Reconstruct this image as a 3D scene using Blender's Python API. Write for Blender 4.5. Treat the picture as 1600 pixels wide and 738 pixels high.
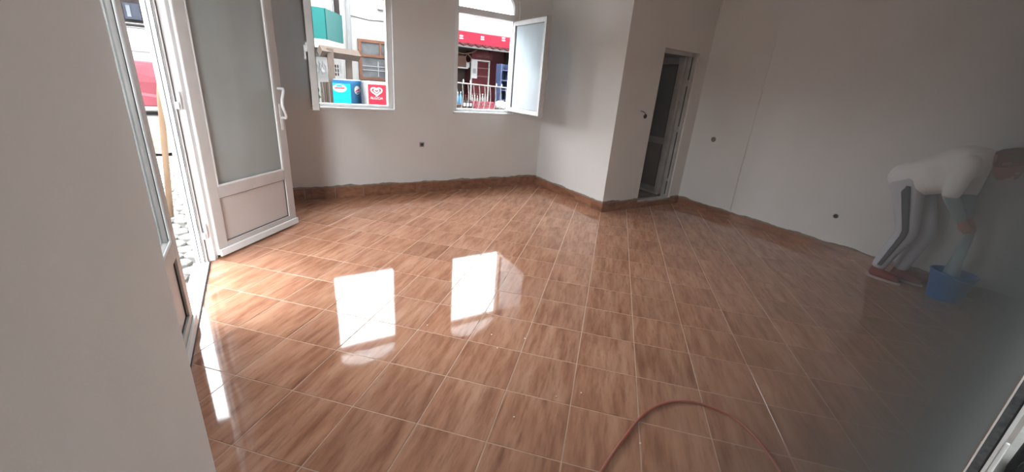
import bpy, bmesh, math, random
from mathutils import Vector, Matrix
random.seed(7)
PI = math.pi
for o in list(bpy.data.objects):
    bpy.data.objects.remove(o)
SC = bpy.context.scene
COL = SC.collection

# ------------------------------------------------------------------ camera
H = 1.48                       # lens height above the tiles
FPX = 635.5                    # focal length in pixels of a 1600 px wide frame
CR = Vector((0.85493266, -0.5134957, 0.07356842))      # image right
CD = Vector((-0.12135711, -0.33587278, -0.9340567))    # image down
CF = Vector((0.50434374, 0.78962753, -0.34946496))     # view direction
cam_d = bpy.data.cameras.new('camera')
cam = bpy.data.objects.new('camera', cam_d)
COL.objects.link(cam)
cam_d.sensor_fit = 'HORIZONTAL'
cam_d.sensor_width = 36.0
cam_d.lens = FPX / 1600 * 36.0
cam_d.clip_start = 0.004
cam_d.clip_end = 200
mw = Matrix.Identity(4)
for i in range(3):
    mw[i][0], mw[i][1], mw[i][2] = CR[i], -CD[i], -CF[i]
mw.translation = Vector((0, 0, H))
cam.matrix_world = mw
SC.camera = cam

def ray(u, v):
    return CR * ((u - 800) / FPX) + CD * ((v - 369) / FPX) + CF
def aty(u, v, y):              # point on the pixel's ray at depth y
    d = ray(u, v); return d * (y / d.y) + Vector((0, 0, H))
def atx(u, v, x):
    d = ray(u, v); return d * (x / d.x) + Vector((0, 0, H))
def atz(u, v, z=0):
    d = ray(u, v); return d * ((z - H) / d.z) + Vector((0, 0, H))

# ------------------------------------------------------------------ world: even overcast sky
W = bpy.data.worlds.new('overcast'); SC.world = W
W.use_nodes = True
bg = W.node_tree.nodes['Background']
bg.inputs[0].default_value = (0.93, 0.97, 1.0, 1)
bg.inputs[1].default_value = 11.0
def portal(loc, rot, sx, sy):
    l = bpy.data.lights.new('daylight_portal', 'AREA'); l.shape = 'RECTANGLE'; l.size = sx; l.size_y = sy
    l.cycles.is_portal = True
    o = bpy.data.objects.new('daylight_portal', l); COL.objects.link(o); o.location = loc; o.rotation_euler = rot
portal((1.02, 5.47, 1.95), (-PI/2, 0, 0), 0.95, 1.85)
portal((2.745, 5.47, 1.95), (-PI/2, 0, 0), 0.95, 1.85)
portal((-0.56, 2.67, 1.2), (0, -PI/2, 0), 2.4, 2.1)
vs = SC.view_settings
vs.view_transform = 'Standard'; vs.look = 'None'; vs.gamma = 1.0; vs.use_curve_mapping = False
vs.exposure = 1.32
cy = SC.cycles
cy.max_bounces = 12; cy.diffuse_bounces = 6; cy.glossy_bounces = 4; cy.transparent_max_bounces = 16
cy.volume_bounces = 0
cy.sample_clamp_indirect = 12
cy.use_denoising = True

# ------------------------------------------------------------------ materials
def new_mat(name):
    m = bpy.data.materials.new(name); m.use_nodes = True
    nt = m.node_tree
    return m, nt, nt.nodes['Principled BSDF']
def pm(name, c1, c2=None, scale=6.0, rough=0.6, bump=0.0, bscale=None, metal=0.0, stretch=None, spec=0.5, detail=4):
    """noise-mottled paint, plaster, wood, plastic ..."""
    m, nt, p = new_mat(name)
    if c2 is None: c2 = tuple(x * 0.9 for x in c1)
    tc = nt.nodes.new('ShaderNodeTexCoord'); mp = nt.nodes.new('ShaderNodeMapping')
    nt.links.new(tc.outputs['Object'], mp.inputs[0])
    if stretch: mp.inputs['Scale'].default_value = stretch
    n = nt.nodes.new('ShaderNodeTexNoise'); n.inputs['Scale'].default_value = scale; n.inputs['Detail'].default_value = detail
    nt.links.new(mp.outputs[0], n.inputs['Vector'])
    r = nt.nodes.new('ShaderNodeValToRGB')
    r.color_ramp.elements[0].position = 0.32; r.color_ramp.elements[1].position = 0.68
    r.color_ramp.elements[0].color = (*c2, 1); r.color_ramp.elements[1].color = (*c1, 1)
    nt.links.new(n.outputs[0], r.inputs[0]); nt.links.new(r.outputs[0], p.inputs['Base Color'])
    p.inputs['Roughness'].default_value = rough; p.inputs['Metallic'].default_value = metal
    p.inputs['Specular IOR Level'].default_value = spec
    if bump:
        b = nt.nodes.new('ShaderNodeBump'); b.inputs['Strength'].default_value = bump; b.inputs['Distance'].default_value = 0.01
        n2 = nt.nodes.new('ShaderNodeTexNoise'); n2.inputs['Scale'].default_value = bscale or scale * 8
        nt.links.new(mp.outputs[0], n2.inputs['Vector'])
        nt.links.new(n2.outputs[0], b.inputs['Height']); nt.links.new(b.outputs[0], p.inputs['Normal'])
    return m
def glass_mat(name, tint=(0.96, 0.98, 0.98), film=0.0, film_col=(0.7, 0.78, 0.82)):
    m, nt, p = new_mat(name)
    nt.nodes.remove(p)
    out = nt.nodes['Material Output']
    t = nt.nodes.new('ShaderNodeBsdfTransparent'); t.inputs[0].default_value = (*tint, 1)
    g = nt.nodes.new('ShaderNodeBsdfGlossy'); g.inputs['Roughness'].default_value = 0.02
    f = nt.nodes.new('ShaderNodeFresnel'); f.inputs[0].default_value = 1.45
    mx = nt.nodes.new('ShaderNodeMixShader')
    nt.links.new(f.outputs[0], mx.inputs[0])
    last = t
    if film:
        d = nt.nodes.new('ShaderNodeBsdfDiffuse'); d.inputs[0].default_value = (*film_col, 1)
        tr = nt.nodes.new('ShaderNodeBsdfTranslucent'); tr.inputs[0].default_value = (*film_col, 1)
        a = nt.nodes.new('ShaderNodeMixShader'); a.inputs[0].default_value = 0.35
        nt.links.new(d.outputs[0], a.inputs[1]); nt.links.new(tr.outputs[0], a.inputs[2])
        nz = nt.nodes.new('ShaderNodeTexNoise'); nz.inputs['Scale'].default_value = 2.5
        mr = nt.nodes.new('ShaderNodeMapRange'); mr.inputs['To Min'].default_value = film * 0.85; mr.inputs['To Max'].default_value = min(1, film * 1.15)
        nt.links.new(nz.outputs[0], mr.inputs[0])
        b = nt.nodes.new('ShaderNodeMixShader')
        nt.links.new(mr.outputs[0], b.inputs[0]); nt.links.new(t.outputs[0], b.inputs[1]); nt.links.new(a.outputs[0], b.inputs[2])
        last = b
    nt.links.new(last.outputs[0], mx.inputs[1]); nt.links.new(g.outputs[0], mx.inputs[2])
    nt.links.new(mx.outputs[0], out.inputs[0])
    return m
def veil_glass(name, dens, col, absorb):
    """glass slab whose scatter and dimming imitate its reflections, more so the more obliquely one looks through it"""
    m, nt, p = new_mat(name); nt.nodes.remove(p)
    out = nt.nodes['Material Output']
    v = nt.nodes.new('ShaderNodeVolumeScatter'); v.inputs['Color'].default_value = (*col, 1); v.inputs['Density'].default_value = dens
    a = nt.nodes.new('ShaderNodeVolumeAbsorption'); a.inputs['Color'].default_value = (0.5, 0.5, 0.5, 1); a.inputs['Density'].default_value = absorb
    s = nt.nodes.new('ShaderNodeAddShader')
    nt.links.new(v.outputs[0], s.inputs[0]); nt.links.new(a.outputs[0], s.inputs[1]); nt.links.new(s.outputs[0], out.inputs['Volume'])
    return m
def tile_mat(name, light, mid, dark, rough, grain=(1, 1, 1), spec=0.5, wave=0.02):
    m, nt, p = new_mat(name)
    N, L = nt.nodes, nt.links
    tc = N.new('ShaderNodeTexCoord'); oi = N.new('ShaderNodeObjectInfo')
    mul = N.new('ShaderNodeMath'); mul.operation = 'MULTIPLY'; mul.inputs[1].default_value = 37.0
    L.new(oi.outputs['Random'], mul.inputs[0])
    cmb = N.new('ShaderNodeCombineXYZ')
    for k in range(3): L.new(mul.outputs[0], cmb.inputs[k])
    add = N.new('ShaderNodeVectorMath'); add.operation = 'ADD'
    L.new(tc.outputs['Object'], add.inputs[0]); L.new(cmb.outputs[0], add.inputs[1])
    def noise(sc, detail, stretch, rough_=0.6):
        mp = N.new('ShaderNodeMapping'); mp.inputs['Scale'].default_value = stretch
        L.new(add.outputs[0], mp.inputs[0])
        n = N.new('ShaderNodeTexNoise'); n.inputs['Scale'].default_value = sc; n.inputs['Detail'].default_value = detail; n.inputs['Roughness'].default_value = rough_
        L.new(mp.outputs[0], n.inputs['Vector']); return n
    n1 = noise(5.0, 6, (3.4 * grain[0], 0.5 * grain[1], 1 * grain[2]))
    r1 = N.new('ShaderNodeValToRGB'); e = r1.color_ramp.elements
    e[0].position, e[0].color = 0.30, (*dark, 1)
    e[1].position, e[1].color = 0.74, (*light, 1)
    k = r1.color_ramp.elements.new(0.50); k.color = (*mid, 1)
    L.new(n1.outputs[0], r1.inputs[0])
    n2 = noise(11.0, 3, (5.0 * grain[0], 0.65 * grain[1], 1 * grain[2]))
    r2 = N.new('ShaderNodeValToRGB'); e = r2.color_ramp.elements
    e[0].position, e[0].color = 0.28, (0.50, 0.38, 0.33, 1)
    e[1].position, e[1].color = 0.50, (1, 1, 1, 1)
    L.new(n2.outputs[0], r2.inputs[0])
    mx = N.new('ShaderNodeMix'); mx.data_type = 'RGBA'; mx.blend_type = 'MULTIPLY'; mx.inputs[0].default_value = 0.62
    L.new(r1.outputs[0], mx.inputs[6]); L.new(r2.outputs[0], mx.inputs[7])
    hs = N.new('ShaderNodeHueSaturation')
    mr = N.new('ShaderNodeMapRange'); mr.inputs['To Min'].default_value = 0.92; mr.inputs['To Max'].default_value = 1.08
    L.new(oi.outputs['Random'], mr.inputs[0]); L.new(mr.outputs[0], hs.inputs['Value']); L.new(mx.outputs[2], hs.inputs['Color'])
    L.new(hs.outputs[0], p.inputs['Base Color'])
    p.inputs['Roughness'].default_value = rough; p.inputs['Specular IOR Level'].default_value = spec
    b = N.new('ShaderNodeBump'); b.inputs['Strength'].default_value = wave; b.inputs['Distance'].default_value = 0.01
    n3 = noise(14.0, 2, (1, 1, 1)); L.new(n3.outputs[0], b.inputs['Height']); L.new(b.outputs[0], p.inputs['Normal'])
    return m

M = {}
M['tile'] = tile_mat('wood_look_tile', (0.56, 0.325, 0.215), (0.43, 0.215, 0.130), (0.27, 0.108, 0.058), 0.05, wave=0.008)
M['skirt'] = tile_mat('skirting_tile', (0.36, 0.18, 0.105), (0.27, 0.12, 0.065), (0.15, 0.06, 0.033), 0.25, grain=(0.4, 1, 3), wave=0.05)
M['grout'] = pm('sandy_grout', (0.66, 0.50, 0.38), (0.56, 0.40, 0.29), 20, 0.8)
M['mortar'] = pm('smeared_mortar', (0.27, 0.235, 0.19), (0.17, 0.14, 0.11), 25, 0.9, 0.3)
M['wall'] = pm('white_wall_paint', (0.70, 0.685, 0.665), (0.66, 0.645, 0.625), 2.2, 0.75, 0.06, 90)
M['ceil'] = pm('ceiling_paint', (0.72, 0.70, 0.68), (0.69, 0.67, 0.65), 3, 0.85, 0.04, 60)
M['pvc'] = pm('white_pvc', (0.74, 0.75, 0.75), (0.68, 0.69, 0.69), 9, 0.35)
M['pvc_shaded'] = pm('shaded_pvc', (0.56, 0.555, 0.54), (0.48, 0.475, 0.46), 9, 0.45)  # sash PVC with its shade put into the colour
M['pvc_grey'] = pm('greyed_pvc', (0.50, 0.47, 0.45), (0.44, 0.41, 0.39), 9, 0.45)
M['panel'] = pm('warm_grey_panel', (0.52, 0.475, 0.45), (0.49, 0.445, 0.42), 3, 0.5)
M['gasket'] = pm('black_gasket', (0.02, 0.022, 0.025), (0.012, 0.012, 0.014), 15, 0.6)
M['chrome'] = pm('hinge_metal', (0.55, 0.55, 0.55), (0.4, 0.4, 0.4), 20, 0.3, metal=1.0)
M['glass'] = glass_mat('clear_glass')
M['dusty'] = glass_mat('dusty_glass', film=0.30, film_col=(0.62, 0.68, 0.68))
M['frost'] = glass_mat('pale_blue_film_glass', film=0.8, film_col=(0.70, 0.80, 0.86))
M['fan'] = glass_mat('frosted_fanlight_glass', film=0.45, film_col=(0.80, 0.80, 0.80))
M['pane3'] = veil_glass('reflection_veil_glass', 11.0, (0.80, 0.82, 0.77), 36.0)  # scattering volume paints in the grey reflection veil at grazing angles

# ------------------------------------------------------------------ helpers
class MB:
    def __init__(s): s.v = []; s.f = []
    def add(s, v, f):
        k = len(s.v); s.v += [tuple(p) for p in v]; s.f += [tuple(i + k for i in q) for q in f]; return s
    def box(s, a, b, mat=None):
        x0, y0, z0 = a; x1, y1, z1 = b
        v = [(x0,y0,z0),(x1,y0,z0),(x1,y1,z0),(x0,y1,z0),(x0,y0,z1),(x1,y0,z1),(x1,y1,z1),(x0,y1,z1)]
        if mat is not None: v = [mat @ Vector(p) for p in v]
        return s.add(v, [(3,2,1,0),(4,5,6,7),(0,1,5,4),(1,2,6,5),(2,3,7,6),(3,0,4,7)])
    def prism(s, poly, z0, z1):            # polygon footprint (counter-clockwise) extruded upward
        n = len(poly)
        v = [(x, y, z0) for x, y in poly] + [(x, y, z1) for x, y in poly]
        f = [tuple(range(n - 1, -1, -1)), tuple(range(n, 2 * n))] + [(i, (i + 1) % n, n + (i + 1) % n, n + i) for i in range(n)]
        return s.add(v, f)
    def sweep(s, pts, r, n=8, closed=False):
        pts = [Vector(p) for p in pts]; m = len(pts)
        rad = r if isinstance(r, (list, tuple)) else [r] * m
        rings = []; up = None
        for i, p in enumerate(pts):
            a = pts[(i - 1) % m] if (i > 0 or closed) else p
            b = pts[(i + 1) % m] if (i < m - 1 or closed) else p
            t = (b - a).normalized()
            if up is None:
                up = Vector((0, 0, 1)) if abs(t.z) < 0.9 else Vector((1, 0, 0))
            sd = t.cross(up).normalized(); up = sd.cross(t).normalized()
            rings.append([p + (sd * math.cos(2 * PI * k / n) + up * math.sin(2 * PI * k / n)) * rad[i] for k in range(n)])
        v = [q for r_ in rings for q in r_]; f = []
        for i in range(m if closed else m - 1):
            j = (i + 1) % m
            for k in range(n): f.append((i * n + k, i * n + (k + 1) % n, j * n + (k + 1) % n, j * n + k))
        if not closed: f += [tuple(range(n - 1, -1, -1)), tuple(range((m - 1) * n, m * n))]
        return s.add(v, f)
    def lathe(s, prof, c=(0, 0, 0), n=24, cap=True):     # profile of (radius, z)
        v = []; f = []; m = len(prof)
        for r, z in prof:
            for k in range(n): v.append((c[0] + r * math.cos(2*PI*k/n), c[1] + r * math.sin(2*PI*k/n), c[2] + z))
        for i in range(m - 1):
            for k in range(n): f.append((i*n+k, i*n+(k+1)%n, (i+1)*n+(k+1)%n, (i+1)*n+k))
        if cap: f += [tuple(range(n-1, -1, -1)), tuple(range((m-1)*n, m*n))]
        return s.add(v, f)
    def ball(s, c, r, n=12):
        rx, ry, rz = r if isinstance(r, (list, tuple)) else (r, r, r)
        prof = [(-PI/2 + PI * i / n) for i in range(1, n)]
        v = [(c[0] + rx*math.cos(a)*math.cos(2*PI*k/n), c[1] + ry*math.cos(a)*math.sin(2*PI*k/n), c[2] + rz*math.sin(a)) for a in prof for k in range(n)]
        f = []
        for i in range(n - 2):
            for k in range(n): f.append((i*n+k, i*n+(k+1)%n, (i+1)*n+(k+1)%n, (i+1)*n+k))
        f += [tuple(range(n-1, -1, -1)), tuple(range((n-2)*n, (n-1)*n))]
        return s.add(v, f)
    def capsule(s, p, rp, q, rq, n=14):
        p, q = Vector(p), Vector(q); d = (q - p); L = d.length; t = d.normalized()
        pts, rad = [], []
        for a in (-80, -55, -30): pts.append(p + t * rp * math.sin(math.radians(a))); rad.append(rp * math.cos(math.radians(a)))
        pts += [p, q]; rad += [rp, rq]
        for a in (30, 55, 80): pts.append(q + t * rq * math.sin(math.radians(a))); rad.append(rq * math.cos(math.radians(a)))
        return s.sweep(pts, rad, n)
    def build(s, name, mat, parent=None, smooth=False, bevel=0.0, mw=None):
        me = bpy.data.meshes.new(name); me.from_pydata(s.v, [], s.f); me.validate()
        bm = bmesh.new(); bm.from_mesh(me); bmesh.ops.recalc_face_normals(bm, faces=bm.faces); bm.to_mesh(me); bm.free()
        me.materials.append(M[mat] if isinstance(mat, str) else mat)
        if smooth:
            for p in me.polygons: p.use_smooth = True
        o = bpy.data.objects.new(name, me); COL.objects.link(o)
        if mw is not None: o.matrix_world = mw
        if parent is not None: o.parent = parent
        if bevel:
            b = o.modifiers.new('bevel', 'BEVEL'); b.width = bevel; b.segments = 2; b.limit_method = 'ANGLE'
        return o
def box(name, a, b, mat, parent=None, bevel=0.0): return MB().box(a, b).build(name, mat, parent, bevel=bevel)
def empty(name, loc=(0, 0, 0), rz=0.0):
    o = bpy.data.objects.new(name, None); COL.objects.link(o); o.location = loc; o.rotation_euler = (0, 0, rz); o.empty_display_size = 0.1; return o
def tag(o, label, cat=None, group=None, kind=None):
    o['label'] = label
    if cat: o['category'] = cat
    if group: o['group'] = group
    if kind: o['kind'] = kind
    return o
def text(name, s, size, loc, rot, mat, parent=None, ext=0.001):
    c = bpy.data.curves.new(name, 'FONT'); c.body = s; c.size = size; c.align_x = 'CENTER'; c.align_y = 'CENTER'; c.extrude = ext
    t = bpy.data.objects.new(name, c); COL.objects.link(t)
    me = bpy.data.meshes.new_from_object(t); bpy.data.objects.remove(t)
    me.materials.clear(); me.materials.append(M[mat])
    o = bpy.data.objects.new(name, me); COL.objects.link(o); o.location = loc; o.rotation_euler = rot
    if parent: o.parent = parent
    return o
def holed(name, outer, holes, thick, mat, mwx, parent=None):
    """flat sheet with holes (outlines in the sheet's own x, y), thickened along its z"""
    c = bpy.data.curves.new(name, 'CURVE'); c.dimensions = '2D'; c.fill_mode = 'BOTH'; c.extrude = thick / 2
    for loop in [outer] + holes:
        sp = c.splines.new('POLY'); sp.points.add(len(loop) - 1); sp.use_cyclic_u = True
        for i, (x, y) in enumerate(loop): sp.points[i].co = (x, y, 0, 1)
    t = bpy.data.objects.new(name, c); COL.objects.link(t)
    me = bpy.data.meshes.new_from_object(t); bpy.data.objects.remove(t)
    me.materials.clear(); me.materials.append(M[mat])
    o = bpy.data.objects.new(name, me); COL.objects.link(o); o.matrix_world = mwx
    if parent: o.parent = parent
    return o

# ------------------------------------------------------------------ room shell
XL, XD, YF, XP, YP, XR, YN, ZC = -0.25, -0.45, 5.26, 3.72, 3.71, 5.24, 0.03, 3.35
# floor: grout bed + one object per tile, laid diagonally
fl = MB()
fl.box((-0.47, -0.02, -0.06), (5.3, 5.3, -0.0016)); floor = fl.build('floor', 'grout')
tag(floor, 'glossy floor of brown wood-look square tiles laid diagonally', 'floor', kind='structure')
def clip(poly, ax, lim, keep_less):
    out = []
    for i in range(len(poly)):
        a, b = poly[i], poly[(i + 1) % len(poly)]
        ia = (a[ax] <= lim) if keep_less else (a[ax] >= lim); ib = (b[ax] <= lim) if keep_less else (b[ax] >= lim)
        if ia: out.append(a)
        if ia != ib:
            t = (lim - a[ax]) / (b[ax] - a[ax]); out.append((a[0] + (b[0] - a[0]) * t, a[1] + (b[1] - a[1]) * t))
    return out
TX, TY, G, C45 = 0.3318, 0.3397, 0.0060, math.sqrt(0.5)
def t2r(X, Y): return (C45 * (X + Y), C45 * (Y - X))
def tile_mesh(w, h):
    b = 0.0008
    v = []
    for z, i in ((-0.008, 0), (-b, 0), (0, b)):
        v += [(-w/2+i, -h/2+i, z), (w/2-i, -h/2+i, z), (w/2-i, h/2-i, z), (-w/2+i, h/2-i, z)]
    f = [(3,2,1,0), (8,9,10,11)] + [(r*4+k, r*4+(k+1)%4, r*4+4+(k+1)%4, r*4+4+k) for r in (0, 1) for k in range(4)]
    me = bpy.data.meshes.new('tile'); me.from_pydata(v, [], f); me.materials.append(M['tile']); return me
TM = tile_mesh(TX - G, TY - G)
ROT = Matrix.Rotation(-PI/4, 4, 'Z'); ROTI = ROT.inverted()
for i in range(-20, 28):
    for j in range(-20, 28):
        X0, Y0 = i * TX, 1.657 + j * TY
        cX, cY = X0 + TX/2, Y0 + TY/2
        cx_, cy_ = t2r(cX, cY)
        if not (-0.8 < cx_ < 5.6 and -0.3 < cy_ < 5.6): continue
        g = G / 2
        poly = [t2r(X0+g, Y0+g), t2r(X0+TX-g, Y0+g), t2r(X0+TX-g, Y0+TY-g), t2r(X0+g, Y0+TY-g)]
        whole = list(poly)
        poly = clip(poly, 1, YN, False); poly = clip(poly, 1, YF, True) if poly else poly
        poly = clip(poly, 0, XR, True) if poly else poly
        if poly:
            ymin, ymax = min(p[1] for p in poly), max(p[1] for p in poly)
            poly = clip(poly, 0, XD + 0.012 if (ymax > 1.35 and ymin < 4.05) else XL, False)
        if len(poly) < 3: continue
        if all(p[0] > XP + 0.005 and p[1] > YP + 0.005 for p in poly): continue
        area = abs(sum(poly[k][0]*poly[(k+1)%len(poly)][1] - poly[(k+1)%len(poly)][0]*poly[k][1] for k in range(len(poly)))) / 2
        if area < 0.0012: continue
        if len(poly) == 4 and all(math.dist(a, b) < 1e-6 for a, b in zip(poly, whole)):
            me = TM
        else:
            loc = [ROTI @ Vector((p[0] - cx_, p[1] - cy_, 0)) for p in poly]
            n = len(loc)
            me = bpy.data.meshes.new('tile')
            me.from_pydata([(p.x, p.y, -0.008) for p in loc] + [(p.x, p.y, 0) for p in loc], [],
                           [tuple(range(n-1, -1, -1)), tuple(range(n, 2*n))] + [(k, (k+1) % n, n+(k+1) % n, n+k) for k in range(n)])
            me.validate(); me.materials.append(M['tile'])
        o = bpy.data.objects.new('tile', me); COL.objects.link(o)
        o.location = (cx_, cy_, random.uniform(-0.0004, 0.0004))
        o.rotation_euler = (random.uniform(-0.0004, 0.0004), random.uniform(-0.0004, 0.0004), -PI/4); o.parent = floor

# left wall (splayed door opening), with lintel
wl = MB()
wl.prism([(-0.535, -0.05), (XL, -0.05), (XL, 1.29), (-0.44, 1.60), (-0.535, 1.60)], 0, ZC)
wl.prism([(-0.535, 3.76), (-0.47, 3.76), (XL, 4.16), (XL, YF), (-0.535, YF)], 0, ZC)
wl.box((-0.535, 1.60, 2.42), (XL, 3.76, ZC))
tag(wl.build('wall_left', 'wall'), 'plain warm white wall around the entrance double door', 'wall', kind='structure')
# far wall with two arched window openings
SPR, ZS, RISE = 2.42, 1.05, 0.29
def arch(x0, x1, z0=ZS, zs=SPR, inset=0.0):
    x0 += inset; x1 -= inset; z0 += inset
    c, r = (x0 + x1) / 2, (x1 - x0) / 2
    return [(x0, z0), (x1, z0)] + [(c + r * math.cos(PI * k / 20), zs + (RISE - inset) * math.sin(PI * k / 20)) for k in range(21)]
W1, W2 = (0.55, 1.49), (2.275, 3.215)
UPRIGHT = Matrix.Translation((0, 0, 0)) @ Matrix.Rotation(PI/2, 4, 'X')       # sheet x,y -> world x,z
wf = holed('wall_far', [(-0.62, 0), (XP, 0), (XP, ZC), (-0.62, ZC)], [arch(*W1), arch(*W2)], 0.20, 'wall', Matrix.Translation((0, YF + 0.10, 0)) @ UPRIGHT)
tag(wf, 'white wall with two arched window openings', 'wall', kind='structure')
# jutting block: pillar face, wall with the inner doorway, rear room
D2L, D2R, D2B, D2T = 4.365, 5.03, 0.105, 2.03
wp = MB().box((XP, YP, 0), (D2L - 0.0, YP + 0.13, ZC)).box((XP, YP + 0.13, 0), (XP + 0.13, YF + 0.36, ZC))
wp.box((D2L, YP, D2T), (D2R, YP + 0.13, ZC)).box((D2R, YP, 0), (XR, YP + 0.13, ZC)).box((D2L, YP, 0), (D2R, YP + 0.13, D2B - 0.02))
tag(wp.build('wall_pillar', 'wall'), 'white corner block jutting into the room beside the narrow doorway', 'wall', kind='structure')
tag(box('wall_right', (XR, -0.15, 0), (XR + 0.2, YF + 0.36, ZC), 'wall'), 'long bare white wall behind the bending cleaner', 'wall', kind='structure')
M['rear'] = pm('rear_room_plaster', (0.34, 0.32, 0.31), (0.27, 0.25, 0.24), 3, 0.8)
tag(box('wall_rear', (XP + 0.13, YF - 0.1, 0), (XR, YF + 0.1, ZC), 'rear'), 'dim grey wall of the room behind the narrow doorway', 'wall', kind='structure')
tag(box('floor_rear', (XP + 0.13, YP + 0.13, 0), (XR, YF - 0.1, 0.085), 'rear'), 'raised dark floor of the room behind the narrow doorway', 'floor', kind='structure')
tag(box('ceiling', (-0.62, -0.15, ZC), (XR + 0.2, YF + 0.36, ZC + 0.15), 'ceil'), 'plain white ceiling', 'ceiling', kind='structure')
# near wall, in it the glazed door the picture is taken through
G3L, G3R, G3T = XL, 1.72, 2.28
wn = MB().box((G3R, -0.014, 0), (XR, YN, ZC)).box((XL, -0.014, G3T), (G3R, YN, ZC))
tag(wn.build('wall_near', 'wall'), 'white wall around the glazed door near the viewer', 'wall', kind='structure')

# ------------------------------------------------------------------ skirting: tile pieces under a smeared mortar edge
def skirting(name, a, b, nrm, hgt, label, step=0.338):
    a, b, n = Vector(a), Vector(b), Vector(nrm); L = (b - a).length; t = (b - a).normalized()
    F = Matrix((( t.x, n.x, 0, a.x), (t.y, n.y, 0, a.y), (0, 0, 1, 0), (0, 0, 0, 1)))
    mb = MB(); k = int(L / 0.03); prof = []
    h = 0.0
    for i in range(k + 1):
        h = 0.6 * h + random.uniform(-0.006, 0.006)
        prof.append((L * i / k, hgt + 0.010 + h + 0.006 * math.sin(i * 0.37)))
    v, f = [], []
    for s, z in prof: v += [(s, 0.0, hgt - 0.004), (s, 0.013, hgt - 0.004), (s, 0.008, max(z, hgt)), (s, 0.0, max(z, hgt) + 0.004)]
    for i in range(k):
        for q in range(4): f.append((i*4+q, i*4+(q+1) % 4, i*4+4+(q+1) % 4, i*4+4+q))
    f += [(3, 2, 1, 0), (k*4, k*4+1, k*4+2, k*4+3)]
    o = mb.add([F @ Vector(p) for p in v], f).build(name, 'mortar')
    tag(o, label, 'baseboard', kind='structure')
    s = 0.0; first = random.uniform(0.12, step)
    while s < L - 0.01:
        e = min(L, s + (first if s == 0 else step))
        tm = MB().box((s + 0.0015, 0.0005, 0.001), (e - 0.0015, 0.011, hgt - 0.003))
        m2 = [F @ Vector(p) for p in tm.v]
        c = sum(m2, Vector()) / len(m2)
        tm.v = [tuple(p - c) for p in m2]
        q = tm.build('tile', 'skirt'); q.location = c; q.parent = o
        s = e
    return o
skirting('baseboard_far', (XL, YF), (XP, YF), (0, -1), 0.140, 'brown tile skirting along the wall under the windows')
skirting('baseboard_pillar', (XP, YF), (XP, YP - 0.012), (-1, 0), 0.125, 'brown tile skirting along the bright side of the corner block')
skirting('baseboard_alcove', (XP, YP), (D2L - 0.005, YP), (0, -1), 0.120, 'short brown tile skirting left of the narrow doorway')
skirting('baseboard_doorstep', (D2L, YP), (D2R + 0.015, YP), (0, -1), 0.074, 'low brown tile skirting under the raised doorway threshold')
skirting('baseboard_corner', (D2R + 0.02, YP), (XR, YP), (0, -1), 0.100, 'stub of brown tile skirting between narrow doorway and long wall')
skirting('baseboard_right', (XR, YP - 0.012), (XR, YN), (-1, 0), 0.098, 'brown tile skirting along the long bare wall')
skirting('baseboard_left', (XL, 5.24), (XL, 4.18), (1, 0), 0.14, 'brown tile skirting in the corner behind the open door leaf')

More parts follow.
